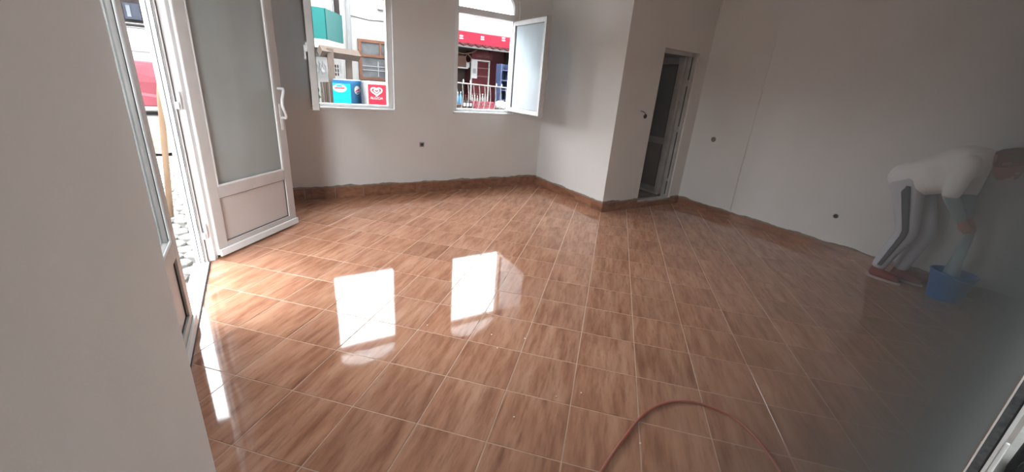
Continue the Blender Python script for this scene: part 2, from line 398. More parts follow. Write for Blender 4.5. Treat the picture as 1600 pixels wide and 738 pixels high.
# ------------------------------------------------------------------ windows
def prof_frame(mb, x0, x1, z0, z1, w, y0, y1):
    mb.box((x0, y0, z0), (x0 + w, y1, z1)).box((x1 - w, y0, z0), (x1, y1, z1)).box((x0 + w, y0, z0), (x1 - w, y1, z0 + w)).box((x0 + w, y0, z1 - w), (x1 - w, y1, z1))
def window(name, X, hinge_left, ang, label):
    x0, x1 = X
    r = empty(name, ((x0 + x1) / 2, YF, ZS)); off = r.location.copy()
    tag(r, label, 'window', kind='structure')
    def par(o): o.parent = r; o.matrix_parent_inverse = Matrix.Translation(-off); return o
    par(holed('window_frame', arch(x0, x1, inset=0.001), [arch(x0, x1, inset=0.065)], 0.075, 'pvc', Matrix.Translation((0, YF + 0.075, 0)) @ UPRIGHT))
    par(box('transom', (x0 + 0.06, YF + 0.030, 2.265), (x1 - 0.06, YF + 0.125, 2.345), 'pvc', bevel=0.006))
    fan = [p for p in arch(x0, x1, z0=2.30, inset=0.06)]
    par(holed('fanlight_pane', fan, [], 0.006, 'fan', Matrix.Translation((0, YF + 0.085, 0)) @ UPRIGHT))
    par(box('window_sill', (x0 + 0.002, YF - 0.012, ZS + 0.001), (x1 - 0.002, YF + 0.05, ZS + 0.028), 'pvc', bevel=0.005))
    par(box('outer_sill', (x0 + 0.002, YF + 0.13, ZS + 0.001), (x1 - 0.002, YF + 0.23, ZS + 0.02), 'pvc'))
    # opened sash, built along +x from its hinge then turned
    w, z0, z1 = x1 - x0 - 0.10, ZS + 0.055, 2.272
    hx = x0 + 0.05 if hinge_left else x1 - 0.05
    sgn = 1 if hinge_left else -1
    R = Matrix.Translation((hx, YF + 0.035, 0)) @ Matrix.Rotation(ang, 4, 'Z') @ Matrix.Diagonal((sgn, 1, 1, 1))
    mb = MB(); prof_frame(mb, 0.0, w, z0, z1, 0.062, -0.03, 0.03)
    mb.v = [tuple(R @ Vector(p)) for p in mb.v]
    s = par(mb.build('sash', 'pvc_shaded', bevel=0.004))
    def sub(mb2, n, m):
        mb2.v = [tuple(R @ Vector(p)) for p in mb2.v]
        o = mb2.build(n, m); o.parent = s; return o
    sub(MB().box((0.058, -0.005, z0 + 0.058), (w - 0.058, 0.005, z1 - 0.058)), 'pane', 'frost')
    gk = MB(); prof_frame(gk, 0.062, w - 0.062, z0 + 0.062, z1 - 0.062, 0.004, -0.012, 0.012); sub(gk, 'gasket', 'gasket')
    gk = MB(); prof_frame(gk, 0.004, w - 0.004, z0 + 0.004, z1 - 0.004, 0.006, 0.0305, 0.034); sub(gk, 'seal', 'gasket')
    hb = MB().box((w - 0.045, -0.045, 1.62), (w - 0.02, -0.03, 1.70)).box((w - 0.042, -0.060, 1.55), (w - 0.022, -0.045, 1.675)); sub(hb, 'handle', 'pvc')
    for zz in (z0 + 0.10, z1 - 0.14):
        par(MB().lathe([(0.008, 0), (0.008, 0.07)], (hx, YF + 0.020, zz), 10).build('hinge', 'pvc'))
    return r
window('window_1', W1, True, math.radians(-96), 'arched window showing blue and red freezers, its sash folded fully inward')
window('window_2', W2, False, math.radians(88), 'arched window next to corner block with opened pale sash')

# ------------------------------------------------------------------ entrance double door (left)
HY, FE, LO = 3.64, 2.70, 1.74        # hinge of open leaf, meeting edge, hinge of closed leaf
d1 = empty('door_1', (XD - 0.05, 2.7, 0)); off1 = d1.location.copy()
tag(d1, 'white glazed double entrance door, one leaf swung open, one shut', 'door', kind='structure')
def par1(o): o.parent = d1; o.matrix_parent_inverse = Matrix.Translation(-off1); return o
DT = 2.36
fr = MB()
fr.box((XD - 0.075, HY + 0.005, 0.0), (XD - 0.0, HY + 0.075, DT)).box((XD - 0.075, HY + 0.075, 0), (XD + 0.02 - 0.04, HY + 0.115, DT))
fr.box((XD - 0.075, LO - 0.135, 0.0), (XD, LO - 0.005, DT)).box((XD - 0.075, LO - 0.135, DT), (XD, HY + 0.115, DT + 0.06))
fr.prism([(XD - 0.002, HY + 0.030), (XD + 0.045, HY + 0.046), (XD + 0.062, HY + 0.085), (XD - 0.002, HY + 0.112)], 0, DT)
par1(fr.build('door_frame', 'pvc', bevel=0.004))
par1(MB().box((XD - 0.055, HY - 0.016, 0.02), (XD - 0.012, HY + 0.005, DT)).build('rebate', 'pvc', bevel=0.003))
for yy, xx in ((HY - 0.018, XD - 0.020), (HY - 0.018, XD - 0.046)):
    par1(box('gasket', (xx, yy, 0.02), (xx + 0.005, yy + 0.003, DT), 'gasket'))
par1(box('gasket', (XD, HY + 0.020, 0.02), (XD + 0.003, HY + 0.026, DT), 'gasket'))
par1(MB().box((XD - 0.09, LO, 0.0), (XD + 0.01, HY, 0.016)).build('threshold', 'pvc', bevel=0.004))
par1(box('threshold_seal', (XD + 0.010, LO, 0.0), (XD + 0.014, HY, 0.010), 'gasket'))
def leaf(R, w, panel_mat, frame_mat, glass, handle, z0=0.03):
    """door leaf along +x from its hinge, thickness along y 0..0.065 (y = 0 is the face shown inside)"""
    T, s, zt = 0.065, 0.088, 2.34
    def put(mb, n, m, par=None, bevel=0.0, smooth=False):
        mb.v = [tuple(R @ Vector(p)) for p in mb.v]
        return mb.build(n, m, par, bevel=bevel, smooth=smooth)
    mb = MB()
    mb.box((0, 0, z0), (s, T, zt)).box((w - s, 0, z0), (w, T, zt)).box((s, 0, z0), (w - s, T, z0 + 0.085)).box((s, 0, zt - s), (w - s, T, zt)).box((s, 0, 0.475), (w - s, T, 0.565))
    L = par1(put(mb, 'door_leaf', frame_mat, bevel=0.004))
    put(MB().box((s - 0.004, 0.018, z0 + 0.08), (w - s + 0.004, T - 0.018, 0.48)), 'panel', panel_mat, L)
    put(MB().box((s - 0.004, 0.028, 0.56), (w - s + 0.004, 0.036, zt - s + 0.004)), 'pane', glass, L)
    for n, za, zb in (('gasket', z0 + 0.085, 0.475), ('gasket', 0.565, zt - s)):
        g = MB(); q = 0.005
        for yy in (0.012, T - 0.018): 
            g.box((s, yy, za), (s + q, yy + 0.006, zb)).box((w - s - q, yy, za), (w - s, yy + 0.006, zb)).box((s, yy, za), (w - s, yy + 0.006, za + q)).box((s, yy, zb - q), (w - s, yy + 0.006, zb))
        put(g, n, 'gasket', L)
    b = MB(); q = 0.016                 # glazing bead standing inside the stile
    za, zb = 0.565, zt - s
    b.box((s, 0.001, za), (s + q, 0.012, zb)).box((w - s - q, 0.001, za), (w - s, 0.012, zb)).box((s + q, 0.001, za), (w - s - q, 0.012, za + q)).box((s + q, 0.001, zb - q), (w - s - q, 0.012, zb))
    put(b, 'glazing_bead', 'pvc', L, bevel=0.003)
    put(MB().box((0.0, -0.018, z0 - 0.012), (w + 0.004, 0.0, z0 + 0.045)), 'weather_bar', 'pvc', L, bevel=0.004)
    if handle:
        for side in (-1, 1):
            yb = 0.0 if side < 0 else T
            hb = MB(); hx = w - 0.045
            pts = [(hx, yb, 1.29), (hx, yb + side * 0.050, 1.29), (hx - 0.012, yb + side * 0.066, 1.275), (hx - 0.055, yb + side * 0.072, 1.20),
                   (hx - 0.058, yb + side * 0.072, 1.15), (hx - 0.012, yb + side * 0.066, 1.055), (hx, yb + side * 0.050, 1.04), (hx, yb, 1.04)]
            hb.sweep(pts, 0.0115, 10)
            h = put(hb, 'handle', 'pvc', L, smooth=True)
            put(MB().box((hx - 0.016, min(yb, yb + side * 0.006), 0.93), (hx + 0.016, max(yb, yb + side * 0.006), 1.16)), 'lock_plate', 'pvc', L, bevel=0.003)
    return L
# open leaf: its room-side face turned ~138 degrees inward; hinge edge at the jamb
open_ang = math.radians(48.2)
Ro = Matrix.Translation((-0.372, 3.714, 0)) @ Matrix.Rotation(open_ang, 4, 'Z')
M['bright_leaf'] = glass_mat('dusty_bright_leaf_glass', film=0.62, film_col=(0.80, 0.86, 0.84))  # dust film made paler to paint in the brightness behind the pane
LF = leaf(Ro, 0.905, 'panel', 'pvc_grey', 'bright_leaf', True)
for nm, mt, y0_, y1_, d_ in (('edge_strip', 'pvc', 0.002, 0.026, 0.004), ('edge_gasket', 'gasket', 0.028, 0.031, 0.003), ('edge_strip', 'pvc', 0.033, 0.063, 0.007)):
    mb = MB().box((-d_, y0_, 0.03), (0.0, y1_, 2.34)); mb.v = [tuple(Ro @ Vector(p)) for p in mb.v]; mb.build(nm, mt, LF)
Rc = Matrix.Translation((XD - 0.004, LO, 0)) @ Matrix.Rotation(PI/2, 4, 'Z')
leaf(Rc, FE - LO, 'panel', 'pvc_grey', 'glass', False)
for zz in (0.20, 1.15, 2.05):
    hg = MB().lathe([(0.010, 0), (0.010, 0.055)], (XD + 0.022, HY + 0.022, zz), 12).lathe([(0.010, 0.058), (0.010, 0.115)], (XD + 0.022, HY + 0.022, zz), 12)
    hg.box((XD - 0.002, HY - 0.01, zz + 0.005), (XD + 0.018, HY + 0.018, zz + 0.05))
    par1(hg.build('hinge', 'pvc'))

# ------------------------------------------------------------------ inner doorway
d2 = empty('door_2', (4.7, YP + 0.06, D2B)); off2 = d2.location.copy()
tag(d2, 'narrow dark doorway with white frame and leaf pushed inward', 'door', kind='structure')
def par2(o): o.parent = d2; o.matrix_parent_inverse = Matrix.Translation(-off2); return o
M['pvc_mid'] = pm('mid_grey_pvc', (0.55, 0.54, 0.52), (0.42, 0.41, 0.39), 6, 0.5)  # mid grey PVC for the inner door
par2(MB().box((D2R - 0.045, YP + 0.02, D2B - 0.02), (D2R - 0.0005, YP + 0.125, D2T)).box((D2L + 0.0005, YP + 0.075, D2B - 0.02), (D2L + 0.035, YP + 0.125, D2T)).box((D2L + 0.035, YP + 0.075, D2T - 0.045), (D2R - 0.045, YP + 0.125, D2T - 0.0005)).build('door_frame', 'pvc_mid', bevel=0.003))
par2(box('threshold', (D2L, YP - 0.006, D2B - 0.02), (D2R - 0.01, YP + 0.03, D2B), 'pvc_mid', bevel=0.003))
for za, zb in ((0.14, 0.33), (0.37, 1.02), (1.10, 1.62), (1.70, 1.98)):
    par2(box('keeper', (D2R - 0.049, YP + 0.045, za), (D2R - 0.045, YP + 0.062, zb), 'gasket'))
for zz in (0.34, 1.06, 1.66):
    par2(box('hinge', (D2R - 0.056, YP + 0.040, zz), (D2R - 0.045, YP + 0.085, zz + 0.03), 'pvc_mid'))
lx = D2R - 0.035
lf = MB()
y0, y1, zb, zt = YP + 0.135, YP + 0.135 + 0.62, D2B + 0.012, D2T - 0.05
lf.box((lx - 0.055, y0, zb), (lx, y0 + 0.09, zt)).box((lx - 0.055, y1 - 0.09, zb), (lx, y1, zt)).box((lx - 0.055, y0 + 0.09, zb), (lx, y1 - 0.09, zb + 0.09)).box((lx - 0.055, y0 + 0.09, zt - 0.09), (lx, y1 - 0.09, zt)).box((lx - 0.055, y0 + 0.09, 0.83), (lx, y1 - 0.09, 0.92))
L2 = par2(lf.build('door_leaf', 'pvc_mid', bevel=0.003))
box('panel', (lx - 0.040, y0 + 0.088, zb + 0.088), (lx - 0.015, y1 - 0.088, 0.832), 'rear', L2)
box('pane', (lx - 0.033, y0 + 0.088, 0.918), (lx - 0.025, y1 - 0.088, zt - 0.088), 'dusty', L2)
gk2 = MB().box((lx - 0.059, y0 + 0.086, 0.92), (lx - 0.055, y0 + 0.094, zt - 0.09)).box((lx - 0.059, y0 + 0.086, zb + 0.09), (lx - 0.055, y0 + 0.094, 0.83))
gk2.build('gasket', 'gasket', L2)
box('weather_bar', (lx - 0.066, y0, zb - 0.008), (lx - 0.055, y1, zb + 0.02), 'pvc', L2)

# ------------------------------------------------------------------ glazed near door the viewer looks through
d3 = empty('door_3', (0.7, 0.0, 0)); off3 = d3.location.copy()
tag(d3, 'white framed glazed door with dark seal nearest the viewer', 'door', kind='structure')
def par3(o): o.parent = d3; o.matrix_parent_inverse = Matrix.Translation(-off3); return o
SX = 1.65
par3(MB().box((SX, -0.0145, 0.0), (G3R, 0.030, G3T)).box((G3L + 0.0, -0.022, 1.80), (SX, 0.030, G3T)).box((G3L, -0.022, 0.0), (SX, 0.03, 0.10)).box((G3L, -0.022, 0.10), (-0.035, 0.030, 1.80)).build('door_frame', 'pvc_grey'))  # left stile widened and top rail deepened to block outside light
par3(box('lower_panel', (-0.035, -0.01, 0.10), (SX, 0.02, 0.42), 'panel'))
par3(box('glazing_bead', (SX - 0.004, 0.0265, 0.42), (SX - 0.0005, 0.0302, 1.80), 'pvc'))
M['band'] = pm('grimy_seal_band', (0.10, 0.105, 0.11), (0.05, 0.052, 0.058), 60, 0.5)
par3(box('seal_band', (SX - 0.003, 0.0085, 0.42), (SX - 0.0005, 0.0263, 1.80), 'band'))
par3(box('gasket', (SX - 0.003, 0.0045, 0.42), (SX - 0.0005, 0.0085, 1.80), 'gasket'))
par3(box('frame_edge', (SX - 0.006, -0.004, 0.42), (SX - 0.0005, 0.0043, 1.80), 'pvc', bevel=0.001))
par3(box('handle', (SX - 0.010, -0.0135, 0.40), (SX - 0.0005, -0.0045, 0.665), 'pvc', bevel=0.003))
par3(box('pane', (-0.035, 0.0312, 0.42), (SX - 0.0045, 0.0392, 1.80), 'pane3'))

# ------------------------------------------------------------------ outside the near door: paving, black bag, added light-blocking walls
M['asphalt'] = pm('grey_paving', (0.20, 0.20, 0.19), (0.14, 0.14, 0.13), 4, 0.9, 0.3)
M['blocker'] = pm('blocker_plaster', (0.22, 0.22, 0.21), (0.17, 0.17, 0.16), 2, 0.9, 0.2)
tag(box('pavement', (-0.55, -2.9, -0.10), (7.0, -0.0205, 0.0), 'asphalt'), 'grey paving outside the glazed door', 'pavement', kind='structure')
tag(box('wall_blocker', (-0.75, -3.1, -0.1), (7.2, -2.9, 11.5), 'blocker'), 'unseen tall grey wall added to dim the light at the glazed door', 'wall', kind='structure')  # unseen wall, its height set to limit daylight at the pane
M['black_cloth'] = pm('black_nylon', (0.012, 0.012, 0.016), (0.006, 0.006, 0.009), 30, 0.7, 0.2)
bgp = empty("backpack", (2.72, -0.165, 0))
bb = MB()
for z, sx, sy in ((0.0, 0.15, 0.10), (0.03, 0.17, 0.12), (0.22, 0.165, 0.115), (0.36, 0.14, 0.09), (0.42, 0.09, 0.05)):
    bb.v += [(sx * math.copysign(abs(math.cos(a)) ** 0.6, math.cos(a)), sy * math.copysign(abs(math.sin(a)) ** 0.6, math.sin(a)), z) for a in [2 * PI * k / 20 for k in range(20)]]
for i in range(4): bb.f += [(i*20+k, i*20+(k+1) % 20, i*20+20+(k+1) % 20, i*20+20+k) for k in range(20)]
bb.f += [tuple(range(19, -1, -1)), tuple(range(80, 100))]
bb.build('bag_body', 'black_cloth', bgp, smooth=True)
MB().ball((-0.16, 0, 0.13), (0.05, 0.10, 0.10), 14).build('front_pocket', 'black_cloth', bgp, smooth=True)
MB().sweep([(0.05 * math.cos(a), 0, 0.415 + 0.05 * math.sin(a)) for a in [PI * k / 8 for k in range(9)]], 0.008).build('carry_loop', 'black_cloth', bgp, smooth=True)
tag(bgp, 'black bag on the ground beyond the glazed door frame', 'bag')
# more unseen walls, added to keep the glazed door dim

tag(box('wall_blocker_end', (7.0, -2.9, -0.1), (7.2, -0.15, 11.5), 'blocker'), 'unseen grey end wall added to keep daylight off the glazed door', 'wall', kind='structure')
tag(box('wall_blocker_side', (-0.75, -2.9, -0.1), (-0.55, -0.06, 11.5), 'blocker'), 'unseen grey side wall added to keep daylight off the glazed door', 'wall', kind='structure')
# ------------------------------------------------------------------ small fittings in the room
M['white_pl'] = pm('white_plastic', (0.72, 0.72, 0.70), (0.66, 0.66, 0.64), 10, 0.4)
M['grey_pl'] = pm('grey_plastic', (0.30, 0.29, 0.28), (0.24, 0.23, 0.22), 10, 0.5)
M['hole'] = pm('dark_hole', (0.05, 0.045, 0.04), (0.02, 0.02, 0.018), 20, 0.9)
M['brownbox'] = pm('brown_wall_box', (0.24, 0.17, 0.12), (0.13, 0.09, 0.06), 25, 0.7)
M['cable'] = pm('white_cable', (0.80, 0.79, 0.76), None, 10, 0.5)
def wall_box(name, c, n, r, mats, label, cat, square=False, wire=None):
    n = Vector(n); t = Vector((n.y, -n.x, 0)); 
    F = Matrix(((t.x, 0, n.x, c[0]), (t.y, 0, n.y, c[1]), (0, 1, 0, c[2]), (0, 0, 0, 1)))
    e = empty(name); e.matrix_world = F
    if square:
        MB().box((-r, -r, 0.0), (r, r, 0.008)).build('cover', mats[0], e, bevel=0.003)
        MB().lathe([(r * 0.62, 0.008), (r * 0.62, 0.011), (r * 0.5, 0.0085)], (0, 0, 0), 20).build('recess', mats[1], e)
    else:
        MB().lathe([(r, 0.0), (r, 0.005), (r * 0.8, 0.006), (r * 0.78, 0.001)], (0, 0, 0), 22).build('rim', mats[0], e, smooth=True)
        MB().lathe([(r * 0.76, 0.001), (r * 0.74, 0.003)], (0, 0, 0), 20).build('cavity', mats[1], e)
    if wire: MB().sweep(wire, 0.0035, 6).build('wire', 'gasket', e)
    return tag(e, label, cat)
p = aty(659, 226, YF); wall_box('power_socket', (p.x, YF, p.z), (0, -1, 0), 0.030, ('grey_pl', 'hole'), 'small grey socket low on the wall between the two windows', 'socket', True)
p = aty(1008, 182, YP); wall_box('switch_box', (p.x, YP, p.z), (0, -1, 0), 0.028, ('hole', 'hole'), 'open black switch box with a loose wire beside the narrow doorway', 'switch box', False,
    [(0, 0.01, 0.004), (0.02, 0.03, 0.02), (0.06, 0.055, 0.02), (0.11, 0.062, 0.012)])
p = atx(1115, 218, XR); wall_box('junction_box', (XR, p.y, p.z), (-1, 0, 0), 0.034, ('brownbox', 'brownbox'), 'round brown junction box on the long wall near the narrow doorway', 'junction box')
p = atx(1306, 338, XR); wall_box('cable_outlet', (XR, p.y, p.z), (-1, 0, 0), 0.026, ('grey_pl', 'hole'), 'tiny dark cable outlet low on the long wall near the cleaner', 'outlet')
p = aty(617, 121, YF)
tag(MB().sweep([(XR - 0.004, 2.895, 0.115), (XR - 0.004, 2.90, 0.8), (XR - 0.004, 2.897, 1.6), (XR - 0.004, 2.90, 2.45)], 0.0055, 6).build('filler_seam', 'white_pl'), 'thin white vertical filler seam on the long bare wall', 'seam')
p = atx(1131, 3, XR)
tag(MB().sweep([(XR - 0.006, p.y - 0.02, p.z - 0.04), (XR - 0.03, p.y - 0.02, p.z + 0.02), (XR - 0.012, p.y - 0.02, p.z + 0.2), (XR - 0.004, p.y - 0.02, ZC)], 0.007, 8).build('hanging_cable', 'cable'), 'short white cable hanging from the ceiling above narrow doorway corner', 'cable')
# plaster crumbs
M['crumb'] = pm('plaster_crumb', (0.85, 0.80, 0.72), None, 30, 0.8)
for u, v in ((869, 621), (908, 615), (1000, 694), (803, 653), (777, 545), (820, 530), (668, 509), (768, 524)):
    q = atz(u, v); c = MB()
    c.ball((0, 0, 0.0035), (random.uniform(0.004, 0.007), random.uniform(0.004, 0.006), 0.0035), 6)
    o = c.build('plaster_crumb', 'crumb'); o.location = (q.x, q.y, 0.0006); o.rotation_euler.z = random.uniform(0, 3)
    tag(o, 'tiny white plaster crumb lying on the glossy tiles', 'crumb', 'plaster crumbs on the tiles')
# orange hose: a loop lying on the tiles, leaving the frame toward the viewer
M['hose'] = pm('orange_rubber', (0.42, 0.11, 0.06), (0.33, 0.085, 0.045), 12, 0.4)
pts = [atz(u, v) for u, v in ((935, 760), (940, 738), (965, 700), (1000, 655), (1024, 638), (1050, 630), (1076, 630), (1100, 635), (1150, 658), (1190, 698), (1217, 738), (1228, 765))]
pts = [Vector((q.x, q.y, 0.0075)) for q in pts]
pts = [Vector((0.97, 0.36, 0.0075)), Vector((0.96, 0.55, 0.0075))] + pts[0:] + [Vector((1.60, 0.24, 0.0075)), Vector((1.35, 0.16, 0.0075)), Vector((1.1, 0.2, 0.0075))]
def smooth_pts(P, n=6):
    out = []
    for i in range(len(P) - 1):
        a, b, c, d = P[max(i-1, 0)], P[i], P[i+1], P[min(i+2, len(P)-1)]
        for k in range(n):
            t = k / n
            out.append(0.5 * ((2*b) + (c-a)*t + (2*a-5*b+4*c-d)*t*t + (3*b-a-3*c+d)*t**3))
    return out + [P[-1]]
tag(MB().sweep(smooth_pts(pts), 0.0065, 10).build('hose', 'hose', smooth=True), 'orange hose lying in a loop on the tiles', 'hose')
# bucket
M['bucket'] = pm('blue_plastic', (0.03, 0.22, 0.62), (0.025, 0.18, 0.54), 8, 0.4)
M['water'] = pm('bucket_water', (0.20, 0.24, 0.26), None, 8, 0.05)
BX, BY = 4.96, 0.70
bk = empty('bucket', (BX, BY, 0))
MB().lathe([(0.105, 0.0), (0.108, 0.006), (0.145, 0.235), (0.153, 0.238), (0.153, 0.252), (0.141, 0.252), (0.137, 0.235), (0.101, 0.012), (0.0001, 0.012)], (0, 0, 0), 32).build('pail', 'bucket', bk, smooth=True)
MB().lathe([(0.0001, 0.15), (0.123, 0.15), (0.123, 0.151)], (0, 0, 0), 32, cap=False).build('water', 'water', bk)
MB().sweep([(0.152 * math.cos(a), -0.03 - 0.10 * math.sin(a), 0.235 - 0.03 * math.sin(a)) for a in [PI * k / 14 for k in range(15)]], 0.004, 8).build('handle', 'chrome', bk, smooth=True)
tag(bk, 'blue plastic bucket on the floor under the bending cleaner', 'bucket')
# box in the dim corner
M['carton'] = pm('beige_card', (0.42, 0.37, 0.28), (0.36, 0.31, 0.23), 6, 0.8)
M['label'] = pm('pale_label', (0.75, 0.72, 0.66), (0.55, 0.5, 0.45), 40, 0.6)
cb = empty('carton', (5.10, 0.245, 0), 0.0)
MB().box((-0.13, -0.16, 0), (0.125, 0.095, 0.17)).build('carton_body', 'carton', cb, bevel=0.004)
MB().box((-0.1312, -0.14, 0.015), (-0.13, 0.07, 0.065)).build('printed_strip', 'label', cb)
MB().box((-0.13, -0.165, 0.1705), (-0.005, 0.1, 0.174)).build('flap', 'carton', cb)
MB().box((0.0, -0.165, 0.1705), (0.125, 0.1, 0.174)).build('flap', 'carton', cb)
tag(cb, 'small beige carton on the floor in the dim corner past the bucket', 'carton')

# ------------------------------------------------------------------ person bending over the bucket
M['skin'] = pm('skin', (0.50, 0.27, 0.20), (0.45, 0.23, 0.17), 12, 0.5)
M['shirt'] = pm('white_cotton', (0.84, 0.84, 0.82), (0.79, 0.79, 0.77), 10, 0.9, 0.5, 14)
M['trouser'] = pm('light_grey_jersey', (0.60, 0.61, 0.66), (0.54, 0.55, 0.60), 10, 0.9, 0.4, 18)
M['stripe'] = pm('dark_grey_stripe', (0.12, 0.12, 0.135), None, 20, 0.9)
M['teal'] = pm('pale_teal_knit', (0.36, 0.47, 0.48), (0.31, 0.41, 0.42), 14, 0.9, 0.4, 25)
M['shoe'] = pm('dark_red_canvas', (0.24, 0.05, 0.045), None, 20, 0.8)
M['sole'] = pm('pale_rubber', (0.50, 0.44, 0.41), None, 20, 0.7)
M['hair'] = pm('brown_hair', (0.22, 0.095, 0.065), (0.13, 0.055, 0.038), 30, 0.6, 0.6, 60, stretch=(1, 4, 1))
M['eye'] = pm('eye', (0.75, 0.74, 0.72), None, 20, 0.2)
def fuse(mb, name, mat, parent, voxel, smooth_it=6):
    o = mb.build(name, mat, parent, smooth=True)
    r = o.modifiers.new('fuse', 'REMESH'); r.mode = 'VOXEL'; r.voxel_size = voxel; r.use_smooth_shade = True
    s = o.modifiers.new('smooth', 'SMOOTH'); s.factor = 0.5; s.iterations = smooth_it
    return o
PX = 5.0
NX, FX = PX - 0.075, PX + 0.080           # near and far leg
hipN, hipF = (NX, 1.205, 0.90), (FX, 1.185, 0.90)
kneN, kneF = (NX - 0.01, 1.085, 0.49), (FX + 0.005, 1.00, 0.50)
ankN, ankF = (NX - 0.015, 1.165, 0.085), (FX + 0.01, 1.055, 0.085)
pel, wai, che, shc, nek = (PX + 0.005, 1.19, 0.93), (PX, 1.06, 1.06), (PX - 0.005, 0.945, 1.145), (PX - 0.01, 0.865, 1.165), (PX - 0.015, 0.775, 1.20)
shN, shF = (PX - 0.155, 0.885, 1.15), (PX + 0.145, 0.875, 1.15)
elN, elF = (PX - 0.175, 0.905, 0.885), (PX + 0.165, 0.87, 0.885)
wrN, wrF = (PX - 0.045, 0.80, 0.680), (PX + 0.055, 0.785, 0.690)
head = Vector((PX - 0.02, 0.685, 1.185))
body = MB()
for a, ra, b, rb in ((hipN, 0.085, kneN, 0.055), (kneN, 0.056, ankN, 0.036), (hipF, 0.085, kneF, 0.055), (kneF, 0.056, ankF, 0.036),
                     (pel, 0.13, wai, 0.105), (wai, 0.105, che, 0.115), (che, 0.115, shc, 0.09), (shN, 0.055, shF, 0.055), (shc, 0.06, nek, 0.052), (nek, 0.05, tuple(head), 0.06),
                     (shN, 0.052, elN, 0.038), (elN, 0.038, wrN, 0.026), (shF, 0.052, elF, 0.038), (elF, 0.038, wrF, 0.026)):
    body.capsule(a, ra, b, rb)
# feet
for a in (ankN, ankF):
    body.capsule((a[0], a[1] + 0.02, 0.045), 0.034, (a[0] - 0.006, a[1] - 0.13, 0.035), 0.028)
# head: face turned down and forward (-y); hx = sideways, fw = face direction
fw = Vector((-0.12, -0.62, -0.775)).normalized(); sd = Vector((0.99, -0.12, 0)).normalized(); upv = sd.cross(fw).normalized()
if upv.y > 0: upv = -upv
def hp(a, b, c): return tuple(head + sd * a + fw * b + upv * c)      # sideways, out of the face, toward the crown
HB = MB().ball((0, 0, 0), (0.074, 0.094, 0.108), 18)
HB.v = [hp(*v) for v in HB.v]; body.add(HB.v, HB.f)
body.capsule(hp(0, 0.045, -0.075), 0.045, hp(0, 0.060, -0.085), 0.036)          # jaw and chin
body.capsule(hp(0, 0.092, 0.010), 0.010, hp(0, 0.112, -0.022), 0.014)           # nose
body.capsule(hp(-0.022, 0.088, -0.052), 0.009, hp(0.022, 0.088, -0.052), 0.009) # lips
for s in (-1, 1): body.capsule(hp(s * 0.074, -0.005, 0.012), 0.012, hp(s * 0.080, -0.015, -0.022), 0.010)
# hands: palm, four fingers and thumb closed on the cloth
cloth_top = Vector((PX + 0.0, 0.735, 0.60))
for w, s in ((wrN, -1), (wrF, 1)):
    w = Vector(w); d = (Vector((cloth_top.x + s * 0.035, cloth_top.y, cloth_top.z)) - w).normalized()
    side = Vector((0, -1, 0)) - d * d.dot(Vector((0, -1, 0))); side.normalize()
    nrm = d.cross(side).normalized()
    if nrm.x * s > 0: nrm = -nrm                  # palm faces the other hand
    k0 = w + d * 0.075
    for j in range(4):
        body.capsule(w + side * (0.010 * (j - 1.5)), 0.016, k0 + side * (0.019 * (j - 1.5)), 0.013, 8)
        ln = (0.040, 0.046, 0.043, 0.034)[j]
        a = k0 + side * (0.020 * (j - 1.5)); b = a + d * ln * 0.75 + nrm * 0.014; c = b + d * 0.012 + nrm * 0.026; e = c - d * 0.018 + nrm * 0.012
        body.capsule(a, 0.0092, b, 0.0085, 8); body.capsule(b, 0.0085, c, 0.008, 8); body.capsule(c, 0.008, e, 0.0075, 8)
    a = w + d * 0.022 - side * 0.020; b = a - side * 0.024 + d * 0.030 + nrm * 0.012; c = b + d * 0.026 + nrm * 0.018
    body.capsule(a, 0.013, b, 0.0105, 8); body.capsule(b, 0.0105, c, 0.009, 8)
person = fuse(body, 'person', 'skin', None, 0.0062, 3)
tag(person, 'person in white top and grey striped trousers bending over the blue bucket', 'person')
sh = MB()
def torso_ring(c, ax, rx, rd, n=20):
    ax = Vector(ax).normalized(); x = Vector((1, 0, 0)); x = (x - ax * x.dot(ax)).normalized(); u = ax.cross(x).normalized()
    return [Vector(c) + x * rx * math.cos(2*PI*k/n) + u * rd * math.sin(2*PI*k/n) for k in range(n)]
rings = [torso_ring((PX + 0.006, 1.275, 0.895), (0, -0.55, 0.8), 0.150, 0.130), torso_ring((PX + 0.006, 1.215, 0.935), (0, -0.7, 0.7), 0.178, 0.152), torso_ring((PX + 0.003, 1.13, 1.00), (0, -0.75, 0.66), 0.168, 0.148),
         torso_ring((PX, 1.05, 1.065), (0, -0.8, 0.6), 0.155, 0.138), torso_ring((PX - 0.003, 0.96, 1.135), (0, -0.85, 0.5), 0.172, 0.145), torso_ring((PX - 0.008, 0.885, 1.168), (0, -0.9, 0.35), 0.180, 0.130), torso_ring((PX - 0.012, 0.815, 1.185), (0, -0.95, 0.2), 0.115, 0.095), torso_ring((PX - 0.014, 0.785, 1.195), (0, -0.95, 0.2), 0.07, 0.068)]
n = 20
sh.add([p_ for r_ in rings for p_ in r_], [(i*n+k, i*n+(k+1) % n, (i+1)*n+(k+1) % n, (i+1)*n+k) for i in range(7) for k in range(n)] + [tuple(range(n-1, -1, -1)), tuple(range(7*n, 8*n))])
for s_, e_ in ((shN, elN), (shF, elF)):
    m_ = Vector(s_).lerp(Vector(e_), 0.92)
    sh.capsule(s_, 0.072, tuple(m_), 0.060)
